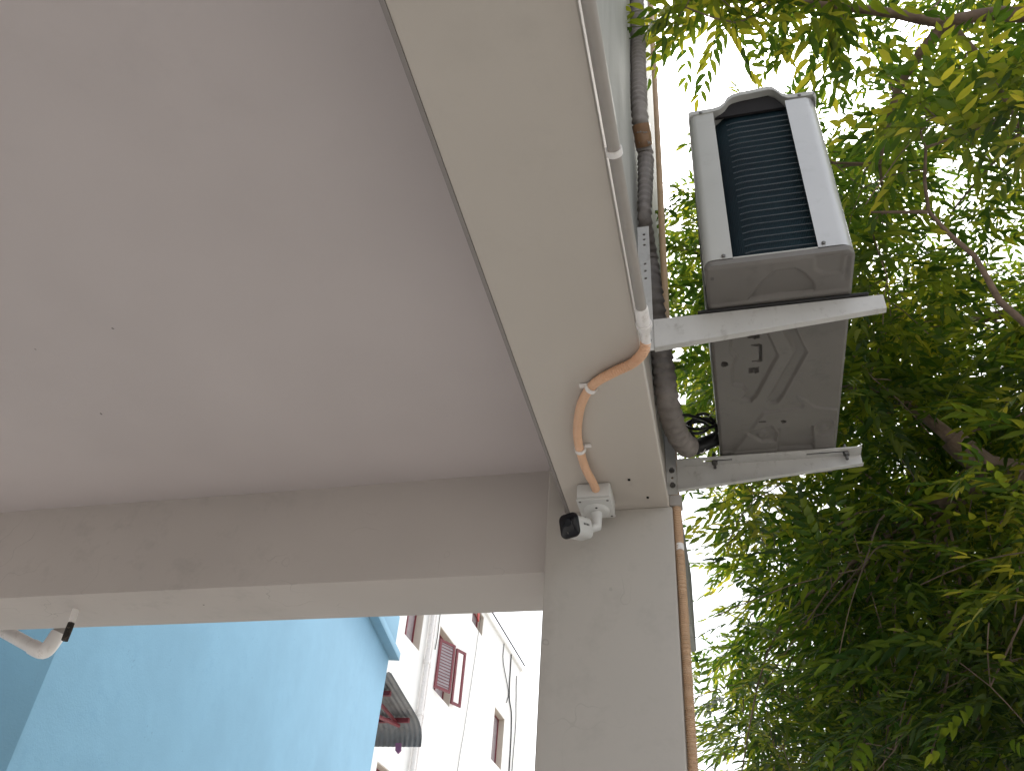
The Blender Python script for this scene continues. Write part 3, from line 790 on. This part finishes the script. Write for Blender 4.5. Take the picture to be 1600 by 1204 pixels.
vc = thing('vertical_conduit', (-0.0935, 1.715, -EYE), 'tan corrugated conduit climbing the outer edge of the column', 'conduit')
pts = [(-0.0915, 1.715, -EYE), (-0.0925, 1.715, -0.5), (-0.0925, 1.715, 0.3), (-0.0930, 1.715, 0.8), (-0.0945, 1.715, 1.012)]
o = add('corrugated_hose', sweep(smooth_path(pts, 0.0011), corr(0.0043, 0.0096, 0.0012), 12), vc); fin(o, 'tan', smooth=True, angle=80)
o = add('cap', box(-0.1095, -0.081, 1.702, 1.730, 1.006, 1.034), vc); fin(o, 'pvc', bevel=0.002)
o = add('paint_splash', sweep(smooth_path([(-0.0938, 1.7145, 0.912), (-0.0936, 1.7145, 0.896)], 0.003), lambda i, s, a: 0.0088 + 0.0024 * max(0.0, math.cos(a + 1.2 + 0.5 * math.sin(s * 200))), 12), vc); fin(o, 'pvc_white', smooth=True, angle=80)
uc = thing('tan_riser_tube', (-0.105, 1.965, 1.1), 'thin tan tube rising against the sky behind the wrapped pipe', 'tube')
o = add('corrugated_end', sweep(smooth_path([(-0.112, 1.965, 1.10), (-0.110, 1.965, 1.4), (-0.1075, 1.965, 1.75)], 0.0013), corr(0.0043, 0.0102, 0.0011), 12), uc); fin(o, 'tan', smooth=True, angle=80)
o = add('tube', sweep(smooth_path([(-0.1075, 1.965, 1.74), (-0.103, 1.965, 2.2), (-0.096, 1.965, 3.0), (-0.089, 1.965, 4.7)], 0.1), 0.0112, 12), uc); fin(o, 'tan', smooth=True, angle=60)
# ------------------------------------------------------------------ junction box and security camera
jb = thing('junction_box', (-0.265, 1.615, 0.957), 'square white junction box screwed under the beam by the column', 'junction box')
o = add('housing', box(-0.303, -0.228, 1.573, 1.655, 0.962, 0.9995), jb); fin(o, 'cam_white', bevel=0.005, seg=3)
lid = add('lid', box(-0.3035, -0.2275, 1.5725, 1.6555, 0.956, 0.9615), jb); fin(lid, 'cam_white', bevel=0.002, seg=2)
for (x, y) in ((-0.296, 1.580), (-0.235, 1.580), (-0.296, 1.648), (-0.235, 1.648)):
    b = add('screw', screw_head((x, y, 0.9565), (0, 0, -1), 0.003, 0.0016), lid); fin(b, 'screw', smooth=True, angle=40)
sc = thing('security_camera', (-0.30, 1.60, 0.90), 'white bullet security camera with black front hanging from junction box', 'camera')
P = [Vector((-0.265, 1.618, z)) for z in (0.956, 0.953, 0.949, 0.947)]
o = add('mount_disc', sweep(P, lambda i, s, a: (0.029, 0.029, 0.026, 0.020)[i], 28), sc); fin(o, 'cam_white', smooth=True, angle=40)
b = add('screw_hole', screw_head((-0.262, 1.596, 0.9485), (0, 0, -1), 0.003, 0.0012), o); fin(b, 'hole')
o = add('stem', sweep([Vector((-0.265, 1.618, 0.949)), Vector((-0.264, 1.620, 0.940)), Vector((-0.265, 1.619, 0.914)), Vector((-0.280, 1.610, 0.9035))], lambda i, s, a: (0.014, 0.0115, 0.0115, 0.0085)[i], 18), sc); fin(o, 'cam_white', smooth=True, angle=50)
tgt = Vector((-0.3125, 1.552, 0.883)); src = Vector((-0.2885, 1.604, 0.9005))
dv = (tgt - src).normalized(); uy = Vector((0, 0, 1)); sx = dv.cross(uy).normalized(); up = sx.cross(dv)
BM = Matrix((sx, up, dv)).transposed().to_4x4(); BM.translation = src
LB = (tgt - src).length
def rbox(w, hgt, d0, d1, r):
    out = rrect(-w / 2, w / 2, -hgt / 2, hgt / 2, r, 5)
    return prism(out, 'z', d0, d1)
o = add('body', xform(rbox(0.041, 0.046, 0, LB - 0.006, 0.011), BM), sc); fin(o, 'cam_white', bevel=0.0015, seg=2)
fc = add('front_window', xform(rbox(0.047, 0.053, LB - 0.0055, LB + 0.003, 0.013), BM), sc); fin(fc, 'cam_black', bevel=0.0022, seg=2)
q = add('lens_glass', xform(sweep([Vector((0, 0.006, LB + .0032)), Vector((0, 0.006, LB + .0042))], lambda i, s, a: (0.0095, 0.0085)[i], 20), BM), fc); fin(q, 'cam_black', smooth=True, angle=40)
q = add('status_light', xform(sweep([Vector((0.004, -0.016, LB + .0032)), Vector((0.004, -0.016, LB + .0038))], 0.0016, 10), BM), fc); fin(q, 'screw')
for side in (-1,):
    parts = []
    for k, wd in enumerate((2.0, 0.9, 1.9, 1.6, 0.9, 1.7, 0.9, 2.0, 1.9)):
        z0 = 0.012 + 0.0024 * k
        parts.append(xform(box(side * 0.0206 - .0001, side * 0.0206 + .0003, 0.001, 0.0055, z0, z0 + wd * 0.0011), BM))
    q = add('logo_print', join(*parts), sc); fin(q, 'print')

# ------------------------------------------------------------------ neem tree
tree = thing('neem_tree', (2.6, 2.6, -EYE), 'leafy neem tree filling the view beside the air conditioner', 'tree')
def limb(name, pts, r0, r1, n=10):
    path = smooth_path(pts, 0.06)
    N = len(path)
    f = lambda i, s, a: (r0 + (r1 - r0) * i / (N - 1)) * (1 + 0.12 * mnoise.noise(Vector((s * 5, math.cos(a), math.sin(a) + r0 * 50))))
    o = add(name, sweep(path, f, n), tree); fin(o, 'bark', smooth=True, angle=70)
    return path
LP = []
LP += limb('trunk', [(2.6, 2.6, -EYE), (2.62, 2.58, -0.6), (2.55, 2.62, 0.4), (2.5, 2.6, 1.3), (2.35, 2.7, 2.4), (2.3, 2.9, 3.8)], 0.19, 0.07, 16)
LP += limb('branch', [(2.5, 2.6, 0.9), (1.8, 2.72, 1.38), (1.3, 2.72, 1.56), (1.0, 2.69, 1.63), (0.90, 2.71, 1.68), (0.81, 2.67, 1.78)], 0.085, 0.042)
LP += limb('branch', [(0.90, 2.71, 1.68), (0.81, 2.66, 1.77), (0.73, 2.63, 1.86), (0.61, 2.59, 1.95), (0.42, 2.7, 2.1)], 0.03, 0.008)
LP += limb('branch', [(0.95, 2.70, 1.66), (0.75, 2.95, 1.65), (0.6, 3.4, 1.75), (0.4, 3.9, 1.8)], 0.04, 0.008)
LP += limb('branch', [(2.45, 2.6, 1.6), (1.75, 2.0, 2.15), (1.25, 1.6, 2.38), (0.98, 1.49, 2.42), (0.87, 1.49, 2.46), (0.77, 1.50, 2.48), (0.66, 1.48, 2.53), (0.50, 1.45, 2.58), (0.3, 1.4, 2.6)], 0.06, 0.008)
LP += limb('branch', [(0.79, 1.50, 2.475), (0.72, 1.57, 2.45), (0.65, 1.68, 2.40), (0.6, 1.85, 2.3)], 0.018, 0.005)
LP += limb('branch', [(0.79, 1.50, 2.475), (0.89, 1.61, 2.37), (1.0, 1.8, 2.3)], 0.012, 0.005)
LP += limb('branch', [(1.75, 2.05, 1.5), (1.2, 1.98, 1.45), (0.83, 1.88, 1.60), (0.73, 1.77, 1.76), (0.63, 1.69, 1.87), (0.63, 1.56, 1.98)], 0.022, 0.004)
LP += limb('branch', [(0.63, 1.69, 1.87), (0.56, 1.70, 1.895), (0.49, 1.70, 1.91)], 0.006, 0.003)
LP += limb('branch', [(2.53, 2.6, 0.7), (2.0, 3.3, 1.2), (1.5, 4.2, 1.5), (1.0, 5.0, 1.6), (0.6, 5.5, 1.7)], 0.08, 0.012)
LP += limb('branch', [(2.4, 2.65, 2.0), (1.9, 3.2, 2.8), (1.4, 3.7, 3.2), (0.8, 4.1, 3.3)], 0.06, 0.01)
LP += limb('branch', [(2.5, 2.6, 1.4), (3.2, 3.2, 2.2), (3.8, 3.6, 2.8)], 0.06, 0.012)
LP += limb('branch', [(2.5, 2.55, 1.5), (3.0, 1.7, 2.3), (3.3, 1.0, 2.8)], 0.055, 0.012)
LPa = np.array([tuple(p) for p in LP])

CLUMPS = [(0.25,1.22,2.45,0.10),(0.46,1.38,2.49,0.10),(0.43,1.41,2.72,0.11),(0.06,1.32,2.60,0.12),(0.07,1.57,3.01,0.09),(0.04,1.26,2.39,0.10),(0.24,1.29,2.65,0.11),(0.21,1.40,2.94,0.10),(0.39,1.31,2.62,0.11),(0.48,1.57,3.04,0.10),(0.40,1.55,2.83,0.10),(0.13,1.29,2.46,0.11),(0.36,1.51,2.96,0.09),(0.22,1.51,2.80,0.12),(0.53,1.62,2.88,0.09),(0.04,3.24,2.45,0.18),(-0.02,3.18,2.26,0.17),(-0.07,3.22,3.15,0.20),(0.17,3.62,3.70,0.16),(0.13,2.70,3.04,0.15),(0.06,2.83,2.16,0.18),(0.05,2.12,2.53,0.16),(-0.06,4.04,2.92,0.17),(0.00,3.77,3.18,0.17),(0.11,3.16,3.10,0.19),(0.01,3.56,2.96,0.15),(0.11,3.42,3.46,0.16),(0.12,3.44,3.17,0.18),(-0.07,3.10,2.84,0.19),(0.03,3.34,2.71,0.18),(0.13,3.99,3.20,0.16),(0.04,2.32,2.47,0.15),(0.04,2.77,2.64,0.17),(0.17,3.16,3.46,0.16),(0.12,2.57,2.57,0.15),(0.10,2.95,2.76,0.20),(-0.12,3.73,2.70,0.16),(0.06,3.41,3.65,0.20),(-0.05,3.46,2.47,0.18),(0.15,2.82,3.21,0.16),(0.17,3.30,4.02,0.20),(0.07,2.64,2.03,0.20),(-0.00,3.02,3.22,0.16),(0.10,2.60,2.28,0.19),(-0.06,4.00,3.32,0.19),(1.37,2.08,3.08,0.22),(0.73,2.44,2.82,0.22),(0.76,2.02,3.25,0.17),(0.98,1.48,1.99,0.20),(1.27,2.34,3.41,0.24),(1.13,1.75,2.29,0.25),(1.54,2.93,3.57,0.19),(1.18,2.03,3.56,0.24),(0.87,2.05,2.78,0.19),(0.92,3.32,3.09,0.25),(0.54,1.89,2.24,0.26),(1.14,2.94,3.86,0.19),(1.17,2.24,2.84,0.18),(1.27,3.12,2.71,0.21),(0.88,2.35,4.20,0.23),(0.94,2.67,3.71,0.20),(0.83,1.70,2.46,0.21),(0.62,2.61,2.48,0.21),(0.93,1.53,2.86,0.21),(1.22,2.15,4.03,0.18),(1.19,1.61,3.14,0.21),(1.57,2.67,3.27,0.23),(1.47,2.40,3.84,0.26),(0.67,1.53,2.07,0.24),(0.82,1.68,3.50,0.22),(1.85,2.43,3.92,0.20),(0.56,1.97,1.91,0.24),(0.97,2.39,3.08,0.20),(0.83,1.88,3.88,0.25),(0.77,2.87,3.25,0.17),(1.05,2.58,2.58,0.19),(1.54,3.06,2.87,0.19),(1.38,2.86,2.54,0.18),(1.30,2.93,3.20,0.18),(1.15,3.35,3.35,0.16),(1.27,2.64,2.90,0.20),(1.48,3.46,3.29,0.16),(1.25,2.49,2.32,0.16),(0.77,4.29,3.48,0.27),(0.41,2.84,2.05,0.27),(0.65,3.54,4.24,0.30),(0.52,3.36,3.50,0.22),(0.32,3.22,2.48,0.24),(0.99,4.07,3.23,0.30),(0.72,3.13,3.74,0.27),(0.43,3.35,4.14,0.29),(0.35,2.33,2.67,0.28),(0.46,2.65,3.06,0.30),(0.59,3.05,2.39,0.23),(0.71,3.22,2.61,0.29),(0.77,3.90,2.80,0.27),(1.00,3.13,3.68,0.26),(0.48,4.20,2.96,0.25),(0.54,2.85,3.56,0.31),(0.71,2.80,2.15,0.30),(0.37,2.22,2.95,0.23),(0.83,3.30,4.30,0.23),(0.27,3.73,2.97,0.30),(0.96,3.66,3.49,0.31),(0.52,3.77,3.93,0.27),(1.11,3.45,4.13,0.27),(0.98,3.72,3.17,0.22),(0.40,3.75,2.63,0.31),(0.71,3.54,3.78,0.25),(0.33,2.57,3.40,0.28),(0.73,3.46,2.23,0.27),(0.62,4.11,3.26,0.26),(0.89,3.34,3.85,0.31),(0.87,3.03,1.99,0.24),(1.64,3.45,2.63,0.29),(1.47,4.05,2.57,0.21),(1.68,4.15,2.18,0.25),(0.78,2.50,1.28,0.21),(1.42,3.06,2.21,0.28),(1.37,3.67,2.66,0.29),(0.56,3.16,1.71,0.29),(1.09,3.19,2.41,0.28),(1.37,3.48,3.05,0.27),(1.05,3.11,2.13,0.25),(0.65,2.46,2.13,0.25),(1.41,3.40,2.49,0.23),(1.57,3.77,3.04,0.28),(0.82,3.36,1.79,0.26),(1.17,3.55,2.37,0.28),(1.41,4.38,2.33,0.24),(0.77,2.13,1.07,0.32),(1.01,3.21,1.86,0.26),(1.06,2.64,1.36,0.24),(0.93,3.25,2.71,0.29),(1.31,2.78,1.87,0.31),(0.57,2.67,1.86,0.29),(1.24,3.71,3.23,0.32),(1.45,3.84,1.93,0.29),(1.06,3.89,2.02,0.24),(1.76,3.85,2.61,0.30),(1.30,3.75,2.18,0.29),(1.01,2.83,2.15,0.32),(1.65,4.02,2.77,0.28),(0.96,2.23,1.69,0.23),(1.44,4.14,2.17,0.28),(1.26,4.03,2.41,0.25),(0.80,2.90,2.39,0.24),(0.77,3.39,2.88,0.27),(1.36,3.46,2.10,0.32),(1.34,3.11,1.90,0.26),(0.71,3.64,2.02,0.24),(1.00,3.50,1.94,0.24),(1.02,3.81,2.67,0.20),(0.85,3.48,2.58,0.32),(1.15,2.54,1.88,0.20),(0.81,2.87,1.46,0.32),(1.19,2.97,1.49,0.23),(0.84,4.15,2.72,0.26),(1.76,3.64,2.79,0.30),(0.96,3.92,2.44,0.25),(0.53,2.32,1.80,0.23),(1.59,3.98,2.37,0.26),(0.59,2.22,2.08,0.23),(0.84,4.00,2.23,0.27),(1.42,3.62,1.82,0.31),(0.89,2.81,2.63,0.21),(1.65,3.14,2.65,0.28),(1.28,2.83,2.13,0.23),(1.10,2.90,2.49,0.26),(1.63,3.50,2.21,0.21),(1.25,2.96,1.73,0.28),(0.66,3.09,2.10,0.20),(1.11,3.57,2.81,0.28),(0.68,4.54,2.04,0.21),(0.23,3.63,1.93,0.24),(0.63,4.34,2.09,0.16),(0.24,4.14,2.28,0.22),(0.29,3.37,1.48,0.18),(0.40,3.01,1.57,0.19),(0.51,3.61,1.71,0.16),(0.13,2.75,1.63,0.19),(0.28,3.85,1.81,0.22),(0.42,4.26,2.19,0.23),(0.63,4.03,2.23,0.21),(0.31,3.24,1.88,0.18),(0.53,4.11,2.08,0.24),(0.46,3.51,1.91,0.16),(0.61,3.82,2.02,0.18),(0.32,4.73,2.05,0.20),(0.19,2.92,1.78,0.20),(0.32,2.64,1.39,0.19),(0.26,3.12,1.69,0.16),(0.47,3.18,1.45,0.21),(0.65,4.23,2.57,0.17),(0.17,3.16,1.42,0.17),(0.64,3.75,2.24,0.19),(0.19,3.40,2.01,0.19),(0.20,4.04,1.93,0.23),(0.50,3.85,1.83,0.16),(0.31,2.92,1.26,0.18),(0.46,4.35,1.91,0.20),(0.28,3.81,2.28,0.24),(0.43,4.56,1.98,0.22),(0.35,3.23,1.04,0.22),(0.72,5.47,1.72,0.25),(0.42,3.90,1.30,0.20),(0.37,5.33,1.98,0.21),(0.19,5.19,2.01,0.20),(0.06,4.42,1.00,0.21),(0.64,5.11,2.01,0.25),(0.43,4.29,1.47,0.24),(-0.05,4.75,0.90,0.19),(0.26,5.67,1.07,0.24),(0.06,4.13,1.04,0.23),(0.40,4.33,1.01,0.27),(0.02,4.85,1.86,0.23),(0.32,5.58,1.58,0.20),(0.40,4.76,1.21,0.20),(0.47,5.45,1.06,0.24),(0.19,3.15,0.57,0.27),(0.55,4.96,1.03,0.21),(0.54,4.72,1.68,0.26),(0.07,5.61,2.02,0.22),(0.03,5.56,1.44,0.18),(-0.01,4.44,1.58,0.22),(-0.01,5.01,1.46,0.20),(0.32,4.69,1.52,0.21),(0.10,3.77,1.00,0.28),(-0.02,5.17,1.63,0.20),(0.40,5.36,1.52,0.22),(-0.03,3.72,0.69,0.24),(-0.04,3.10,0.69,0.25),(0.47,3.36,1.22,0.26),(0.52,3.89,1.53,0.19),(0.04,3.97,1.51,0.18),(0.25,3.99,1.05,0.22),(0.49,5.00,1.81,0.20),(-0.05,5.04,1.08,0.24),(0.02,3.48,1.10,0.24),(0.10,3.11,1.09,0.26),(0.11,3.30,0.93,0.24),(0.43,3.87,0.99,0.26),(0.26,3.60,0.96,0.22),(0.02,4.03,0.73,0.20),(0.29,4.98,1.62,0.24),(0.22,4.43,1.69,0.21),(0.16,5.24,1.25,0.19),(0.93,2.85,0.57,0.28),(1.56,5.16,2.34,0.28),(0.83,3.49,1.45,0.27),(0.43,2.85,0.52,0.27),(1.10,4.69,1.73,0.25),(1.44,4.74,1.50,0.26),(1.23,4.66,1.00,0.27),(0.87,4.55,2.38,0.27),(1.34,5.64,1.67,0.31),(0.83,5.96,1.18,0.28),(0.74,4.10,1.51,0.28),(1.20,5.93,1.95,0.31),(1.37,5.83,1.21,0.30),(1.78,5.03,2.16,0.34),(1.19,4.51,1.49,0.36),(1.67,4.77,2.05,0.35),(0.82,4.21,0.81,0.30),(0.65,2.44,0.84,0.26),(1.71,5.45,2.89,0.33),(2.00,5.75,2.01,0.28),(1.11,4.57,2.02,0.33),(2.04,5.50,2.43,0.29),(0.48,2.77,0.99,0.30),(0.68,5.77,1.40,0.24),(1.60,5.42,1.29,0.30),(1.74,6.11,1.15,0.27),(0.46,3.40,0.82,0.31),(1.33,5.52,1.93,0.25),(1.19,4.38,1.01,0.34),(1.11,3.97,1.52,0.24),(0.97,4.01,1.09,0.29),(1.91,5.54,2.12,0.35),(1.12,4.95,2.54,0.30),(1.38,5.42,1.15,0.34),(1.73,5.79,1.81,0.24),(0.90,3.15,0.61,0.30),(1.26,4.23,1.65,0.26),(1.39,4.98,1.31,0.34),(0.86,5.08,0.96,0.35),(1.15,3.73,0.88,0.29),(1.01,4.19,1.36,0.26),(1.34,5.46,2.70,0.24),(1.02,5.99,1.72,0.24),(0.94,3.59,1.05,0.29),(0.62,4.40,0.85,0.34),(1.03,4.41,1.73,0.31),(0.89,2.57,0.68,0.34),(0.98,2.90,1.07,0.31),(0.92,3.17,1.25,0.34),(0.88,4.90,2.38,0.33),(0.83,6.15,1.54,0.35),(1.70,5.61,1.16,0.31),(2.24,5.28,2.78,0.33),(1.54,5.16,1.54,0.29),(1.16,3.38,1.47,0.26),(1.77,5.18,1.30,0.35),(1.00,3.82,1.33,0.29),(0.93,4.24,2.09,0.36),(0.97,5.18,1.59,0.25),(0.80,5.82,1.81,0.28),(1.69,4.60,1.57,0.35),(0.65,4.36,1.28,0.26),(0.82,5.02,1.45,0.33),(1.02,3.27,0.98,0.36),(1.37,4.98,2.09,0.26),(1.16,5.42,2.31,0.30),(0.79,3.42,0.79,0.29),(1.88,5.20,1.69,0.25),(0.40,2.46,1.20,0.27),(0.65,3.74,0.94,0.27),(1.44,4.88,0.93,0.29),(0.92,5.51,2.92,0.26),(0.98,5.15,2.11,0.30),(1.17,4.02,1.81,0.27),(1.64,4.27,1.90,0.29),(1.86,5.81,1.20,0.33),(1.58,4.84,2.36,0.29),(0.69,4.13,1.16,0.34),(0.40,2.55,0.71,0.27),(0.78,2.66,0.99,0.30),(2.01,5.73,2.30,0.30),(0.68,5.49,1.22,0.25),(0.98,5.40,1.26,0.25),(0.72,4.27,1.79,0.32),(1.77,4.79,1.75,0.25),(1.35,3.23,1.63,0.35),(1.41,4.23,1.43,0.29),(0.89,3.79,1.60,0.26),(0.80,4.87,1.97,0.27),(1.32,3.65,1.52,0.34),(1.90,5.28,2.08,0.33),(0.71,3.02,1.13,0.32),(1.25,3.62,1.14,0.32),(1.27,5.49,1.43,0.32),(0.49,3.08,0.74,0.35),(0.97,4.55,1.01,0.25),(0.69,2.98,0.84,0.31),(0.71,3.51,1.19,0.32),(1.95,5.36,2.71,0.35),(1.33,4.40,1.97,0.28),(1.04,4.74,1.33,0.41),(1.36,6.02,2.70,0.35),(1.24,6.77,1.91,0.32),(1.69,6.10,3.19,0.40),(1.61,6.86,1.41,0.34),(1.79,6.61,2.79,0.32),(1.47,6.52,2.64,0.38),(1.82,6.80,1.97,0.42),(0.97,5.84,1.44,0.30),(1.44,6.31,1.28,0.41),(2.19,6.88,1.40,0.36),(2.19,6.25,3.37,0.40),(1.28,6.76,2.33,0.36),(1.77,6.25,2.90,0.39),(1.04,4.35,2.53,0.36),(2.08,6.42,2.71,0.38),(2.28,6.63,2.05,0.41),(2.39,6.01,3.38,0.36),(0.96,6.35,1.92,0.38),(1.46,6.13,2.27,0.33),(1.42,5.48,3.19,0.38),(1.61,6.08,1.82,0.41),(0.96,6.91,1.49,0.35),(1.89,4.79,2.45,0.38),(1.83,6.62,1.52,0.31),(1.96,6.40,1.28,0.36),(1.05,7.26,1.39,0.34),(1.31,6.65,1.53,0.39),(2.03,6.00,3.09,0.32),(1.24,5.77,3.09,0.36),(1.74,6.07,3.60,0.36),(1.65,6.82,2.42,0.40),(1.96,6.24,2.05,0.35),(1.11,5.68,1.22,0.39),(1.02,5.78,2.23,0.39),(1.34,4.91,2.90,0.39),(1.24,6.59,3.06,0.35),(1.89,4.44,2.33,0.36),(1.02,5.01,2.82,0.35),(1.48,6.25,3.63,0.38),(2.28,5.60,2.90,0.32),(1.34,6.41,2.14,0.32),(1.49,5.50,2.30,0.35),(1.78,6.18,1.45,0.34),(1.48,7.07,1.86,0.31)]
# rest of the crown, outside the view
for k in range(120):
    while True:
        p = rng.normal(size=3); p /= np.linalg.norm(p); p *= rng.uniform(0.3, 1) ** 0.4
        c = np.array((2.5, 3.2, 2.9)) + p * np.array((1.9, 2.6, 1.7))
        if c[2] > 0.9 and c[0] > 0.9 + 0.33 * c[1]: break
    CLUMPS.append((c[0], c[1], c[2], rng.uniform(0.24, 0.4)))

def leaflet(Ln, W, bend, fold):
    ts = (0.0, 0.14, 0.38, 0.68, 1.0); ws = (0, 0.72, 1.0, 0.66, 0)
    V = []
    for t, w in zip(ts, ws):
        cx_, cy_ = Ln * t, bend * Ln * t * t
        dz = -0.10 * Ln * t * t
        if w == 0: V.append((cx_, cy_, dz)); continue
        V += [(cx_ + .1 * W, cy_ + W * w * .55, dz + fold * W * w), (cx_, cy_, dz), (cx_ - .05 * W, cy_ - W * w * .45, dz + fold * W * w)]
    F = [(0, 1, 2), (0, 2, 3)]
    for r in range(2):
        a = 1 + 3 * r
        F += [(a, a + 3, a + 4, a + 1), (a + 1, a + 4, a + 5, a + 2)]
    F += [(7, 10, 8), (8, 10, 9)]
    return np.array(V), F

def frond(seed):
    r = random.Random(seed)
    length = r.uniform(0.25, 0.33); pairs = r.randint(6, 8); curve = r.uniform(0.15, 0.45); side = r.uniform(-0.25, 0.25)
    V, F = [], []
    def pt(t): return np.array((length * t * (1 - 0.12 * curve * t), side * length * t * t, -curve * length * t * t * 0.6))
    # rachis: three sided, thin
    m = 5
    for i in range(m + 1):
        p = pt(i / m); rr_ = 0.0014 * (1 - 0.6 * i / m)
        for a in range(3): V.append(p + np.array((0, rr_ * math.cos(a * 2.094), rr_ * math.sin(a * 2.094))))
    for i in range(m):
        for a in range(3): F.append((i * 3 + a, i * 3 + (a + 1) % 3, i * 3 + 3 + (a + 1) % 3, i * 3 + 3 + a))
    def put(t, ang_, Ln, W, bend, roll, droop):
        vv, ff = leaflet(Ln, W, bend, r.uniform(0.12, 0.3))
        cr, sr = math.cos(roll), math.sin(roll)
        vv = vv @ np.array(((1, 0, 0), (0, cr, sr), (0, -sr, cr)))
        cd, sd = math.cos(droop), math.sin(droop)
        vv = vv @ np.array(((cd, 0, -sd), (0, 1, 0), (sd, 0, cd)))
        ca, sa = math.cos(ang_), math.sin(ang_)
        vv = vv @ np.array(((ca, sa, 0), (-sa, ca, 0), (0, 0, 1)))
        b = len(V)
        V.extend(vv + pt(t)); F.extend(tuple(i + b for i in f) for f in ff)
    for i in range(pairs):
        t = 0.16 + 0.78 * i / (pairs - 1)
        sc_ = 1 - 0.30 * abs(t - 0.5) * 1.6
        for sgn in (1, -1):
            a = sgn * math.radians(r.uniform(52, 72) - 14 * t)
            Ln = r.uniform(0.054, 0.067) * sc_
            put(t + sgn * 0.02, a, Ln, Ln * r.uniform(0.30, 0.37), -sgn * r.uniform(0.32, 0.5), r.uniform(-.22, .22), r.uniform(0.05, 0.35))
    put(1.0, side, 0.052, 0.016, r.uniform(-.15, .15), 0, r.uniform(0, .5))
    return np.array(V), F
FR = [frond(s) for s in range(8)]

inst = []           # (variant, rotation 3x3 * scale, position)
for (cx_, cy_, cz_, rad) in CLUMPS:
    nfr = int((6 + 290 * rad * rad * (0.55 + 0.2 * rad)) * (1.5 if cz_ < 2.2 and cx_ > 0.45 else 1.0))
    tw = np.array((cx_, cy_, cz_))
    for k in range(nfr):
        d = rng.normal(size=3); d /= np.linalg.norm(d)
        p = tw + d * rad * rng.uniform(0.1, 1) ** 0.6 * np.array((1, 1, 0.9))
        yaw = math.atan2(d[1], d[0]) + rng.normal() * 0.9
        pitch = math.radians(rng.normal(-8, 15)); roll = rng.normal() * 0.3
        Rm = (Matrix.Rotation(yaw, 3, 'Z') @ Matrix.Rotation(-pitch, 3, 'Y') @ Matrix.Rotation(roll, 3, 'X'))
        s = rng.uniform(0.85, 1.2)
        inst.append((int(rng.integers(0, 8)), np.array(Rm) * s, p - np.array(Rm) @ np.array((0.08, 0, 0)) * s, Rm, s))
# none of the leaves may grow into the building or the unit
inst = [q for q in inst if not (q[2][0] < 0.42 and q[2][1] < 2.2 and q[2][2] < 2.0) and not (q[2][0] < 0.03 and q[2][1] < 2.8)]
# the 300 nearest in view stay single compound leaves, the rest is the crown mass
def view_key(q):
    p = Vector(q[2]); f_ = p.dot(fwd)
    if f_ < 0.3: return 99.0
    u_, v_ = p.dot(right) / f_ * 1308.6 + 800, p.dot(down) / f_ * 1308.6 + 602
    if 1020 < u_ < 1640 and -30 < v_ < 1240: return p.length
    return 99.0
inst.sort(key=view_key)
fm = []
for V, F in FR:
    me = bpy.data.meshes.new('leaf'); me.from_pydata([tuple(v) for v in V], [], F); me.update()
    me.materials.append(MAT['leaf']); me.polygons.foreach_set('use_smooth', [True] * len(me.polygons)); fm.append(me)
tb = origin_of(tree)
for q in inst[:300]:
    o = bpy.data.objects.new('leaf', fm[q[0]]); COL.objects.link(o)
    m = q[3].to_4x4() @ Matrix.Scale(q[4], 4)
    m.translation = Vector(q[2]) + Vector((0, 0, EYE)) - tb
    o.parent = tree; o.matrix_local = m
rest = inst[300:]
Vs, loops, starts, tot = [], [], [], []
nv = 0; nl = 0
LA = [(V, np.concatenate([np.array(f) for f in F]), np.array([len(f) for f in F])) for V, F in FR]
for q in rest:
    V, li, lt = LA[q[0]]
    Vs.append(V @ q[1].T + q[2] + np.array((0, 0, EYE)) - np.array(tb)); loops.append(li + nv); tot.append(lt); nv += len(V)
Vs = np.concatenate(Vs); loops = np.concatenate(loops); tot = np.concatenate(tot); starts = np.concatenate([[0], np.cumsum(tot)[:-1]])
me = bpy.data.meshes.new('crown')
me.vertices.add(len(Vs)); me.vertices.foreach_set('co', Vs.astype(np.float32).ravel())
me.loops.add(len(loops)); me.loops.foreach_set('vertex_index', loops.astype(np.int32))
me.polygons.add(len(tot)); me.polygons.foreach_set('loop_start', starts.astype(np.int32)); me.polygons.foreach_set('loop_total', tot.astype(np.int32))
me.polygons.foreach_set('use_smooth', np.ones(len(tot), bool))
me.update(calc_edges=True); me.validate()
me.materials.append(MAT['leaf'])
crown = bpy.data.objects.new('crown', me); COL.objects.link(crown); crown.parent = tree
tag(crown, kind='stuff')
# twigs from the limbs into every clump
tw = []
for (cx_, cy_, cz_, rad) in CLUMPS:
    c = np.array((cx_, cy_, cz_)); dist = np.linalg.norm(LPa - c, axis=1) + 0.35 * np.abs(LPa[:, 2] - c[2])
    a = Vector(LPa[int(np.argmin(dist))]); b = Vector(c)
    if (b - a).length < 0.03: continue
    mid = (a + b) / 2 + Vector(rng.normal(size=3)) * 0.12 * (b - a).length + Vector((0, 0, 0.05 * (b - a).length))
    pth = smooth_path([a, mid, b], 0.12); N = len(pth); r0 = 0.003 + 0.0028 * (b - a).length
    tw.append(sweep(pth, lambda i, s, t: r0 + (0.0022 - r0) * i / (N - 1), 5, False))
    for k in range(3):
        e_ = b + Vector(rng.normal(size=3)) * rad * 0.6
        tw.append(sweep(smooth_path([b, (b + e_) / 2 + Vector((0, 0, .02)), e_], 0.1), 0.0018, 4, False))
o = add('twigs', join(*tw), tree); fin(o, 'bark', smooth=True, angle=70); tag(o, kind='stuff')
print('leaves', len(inst), 'crown faces', len(tot))
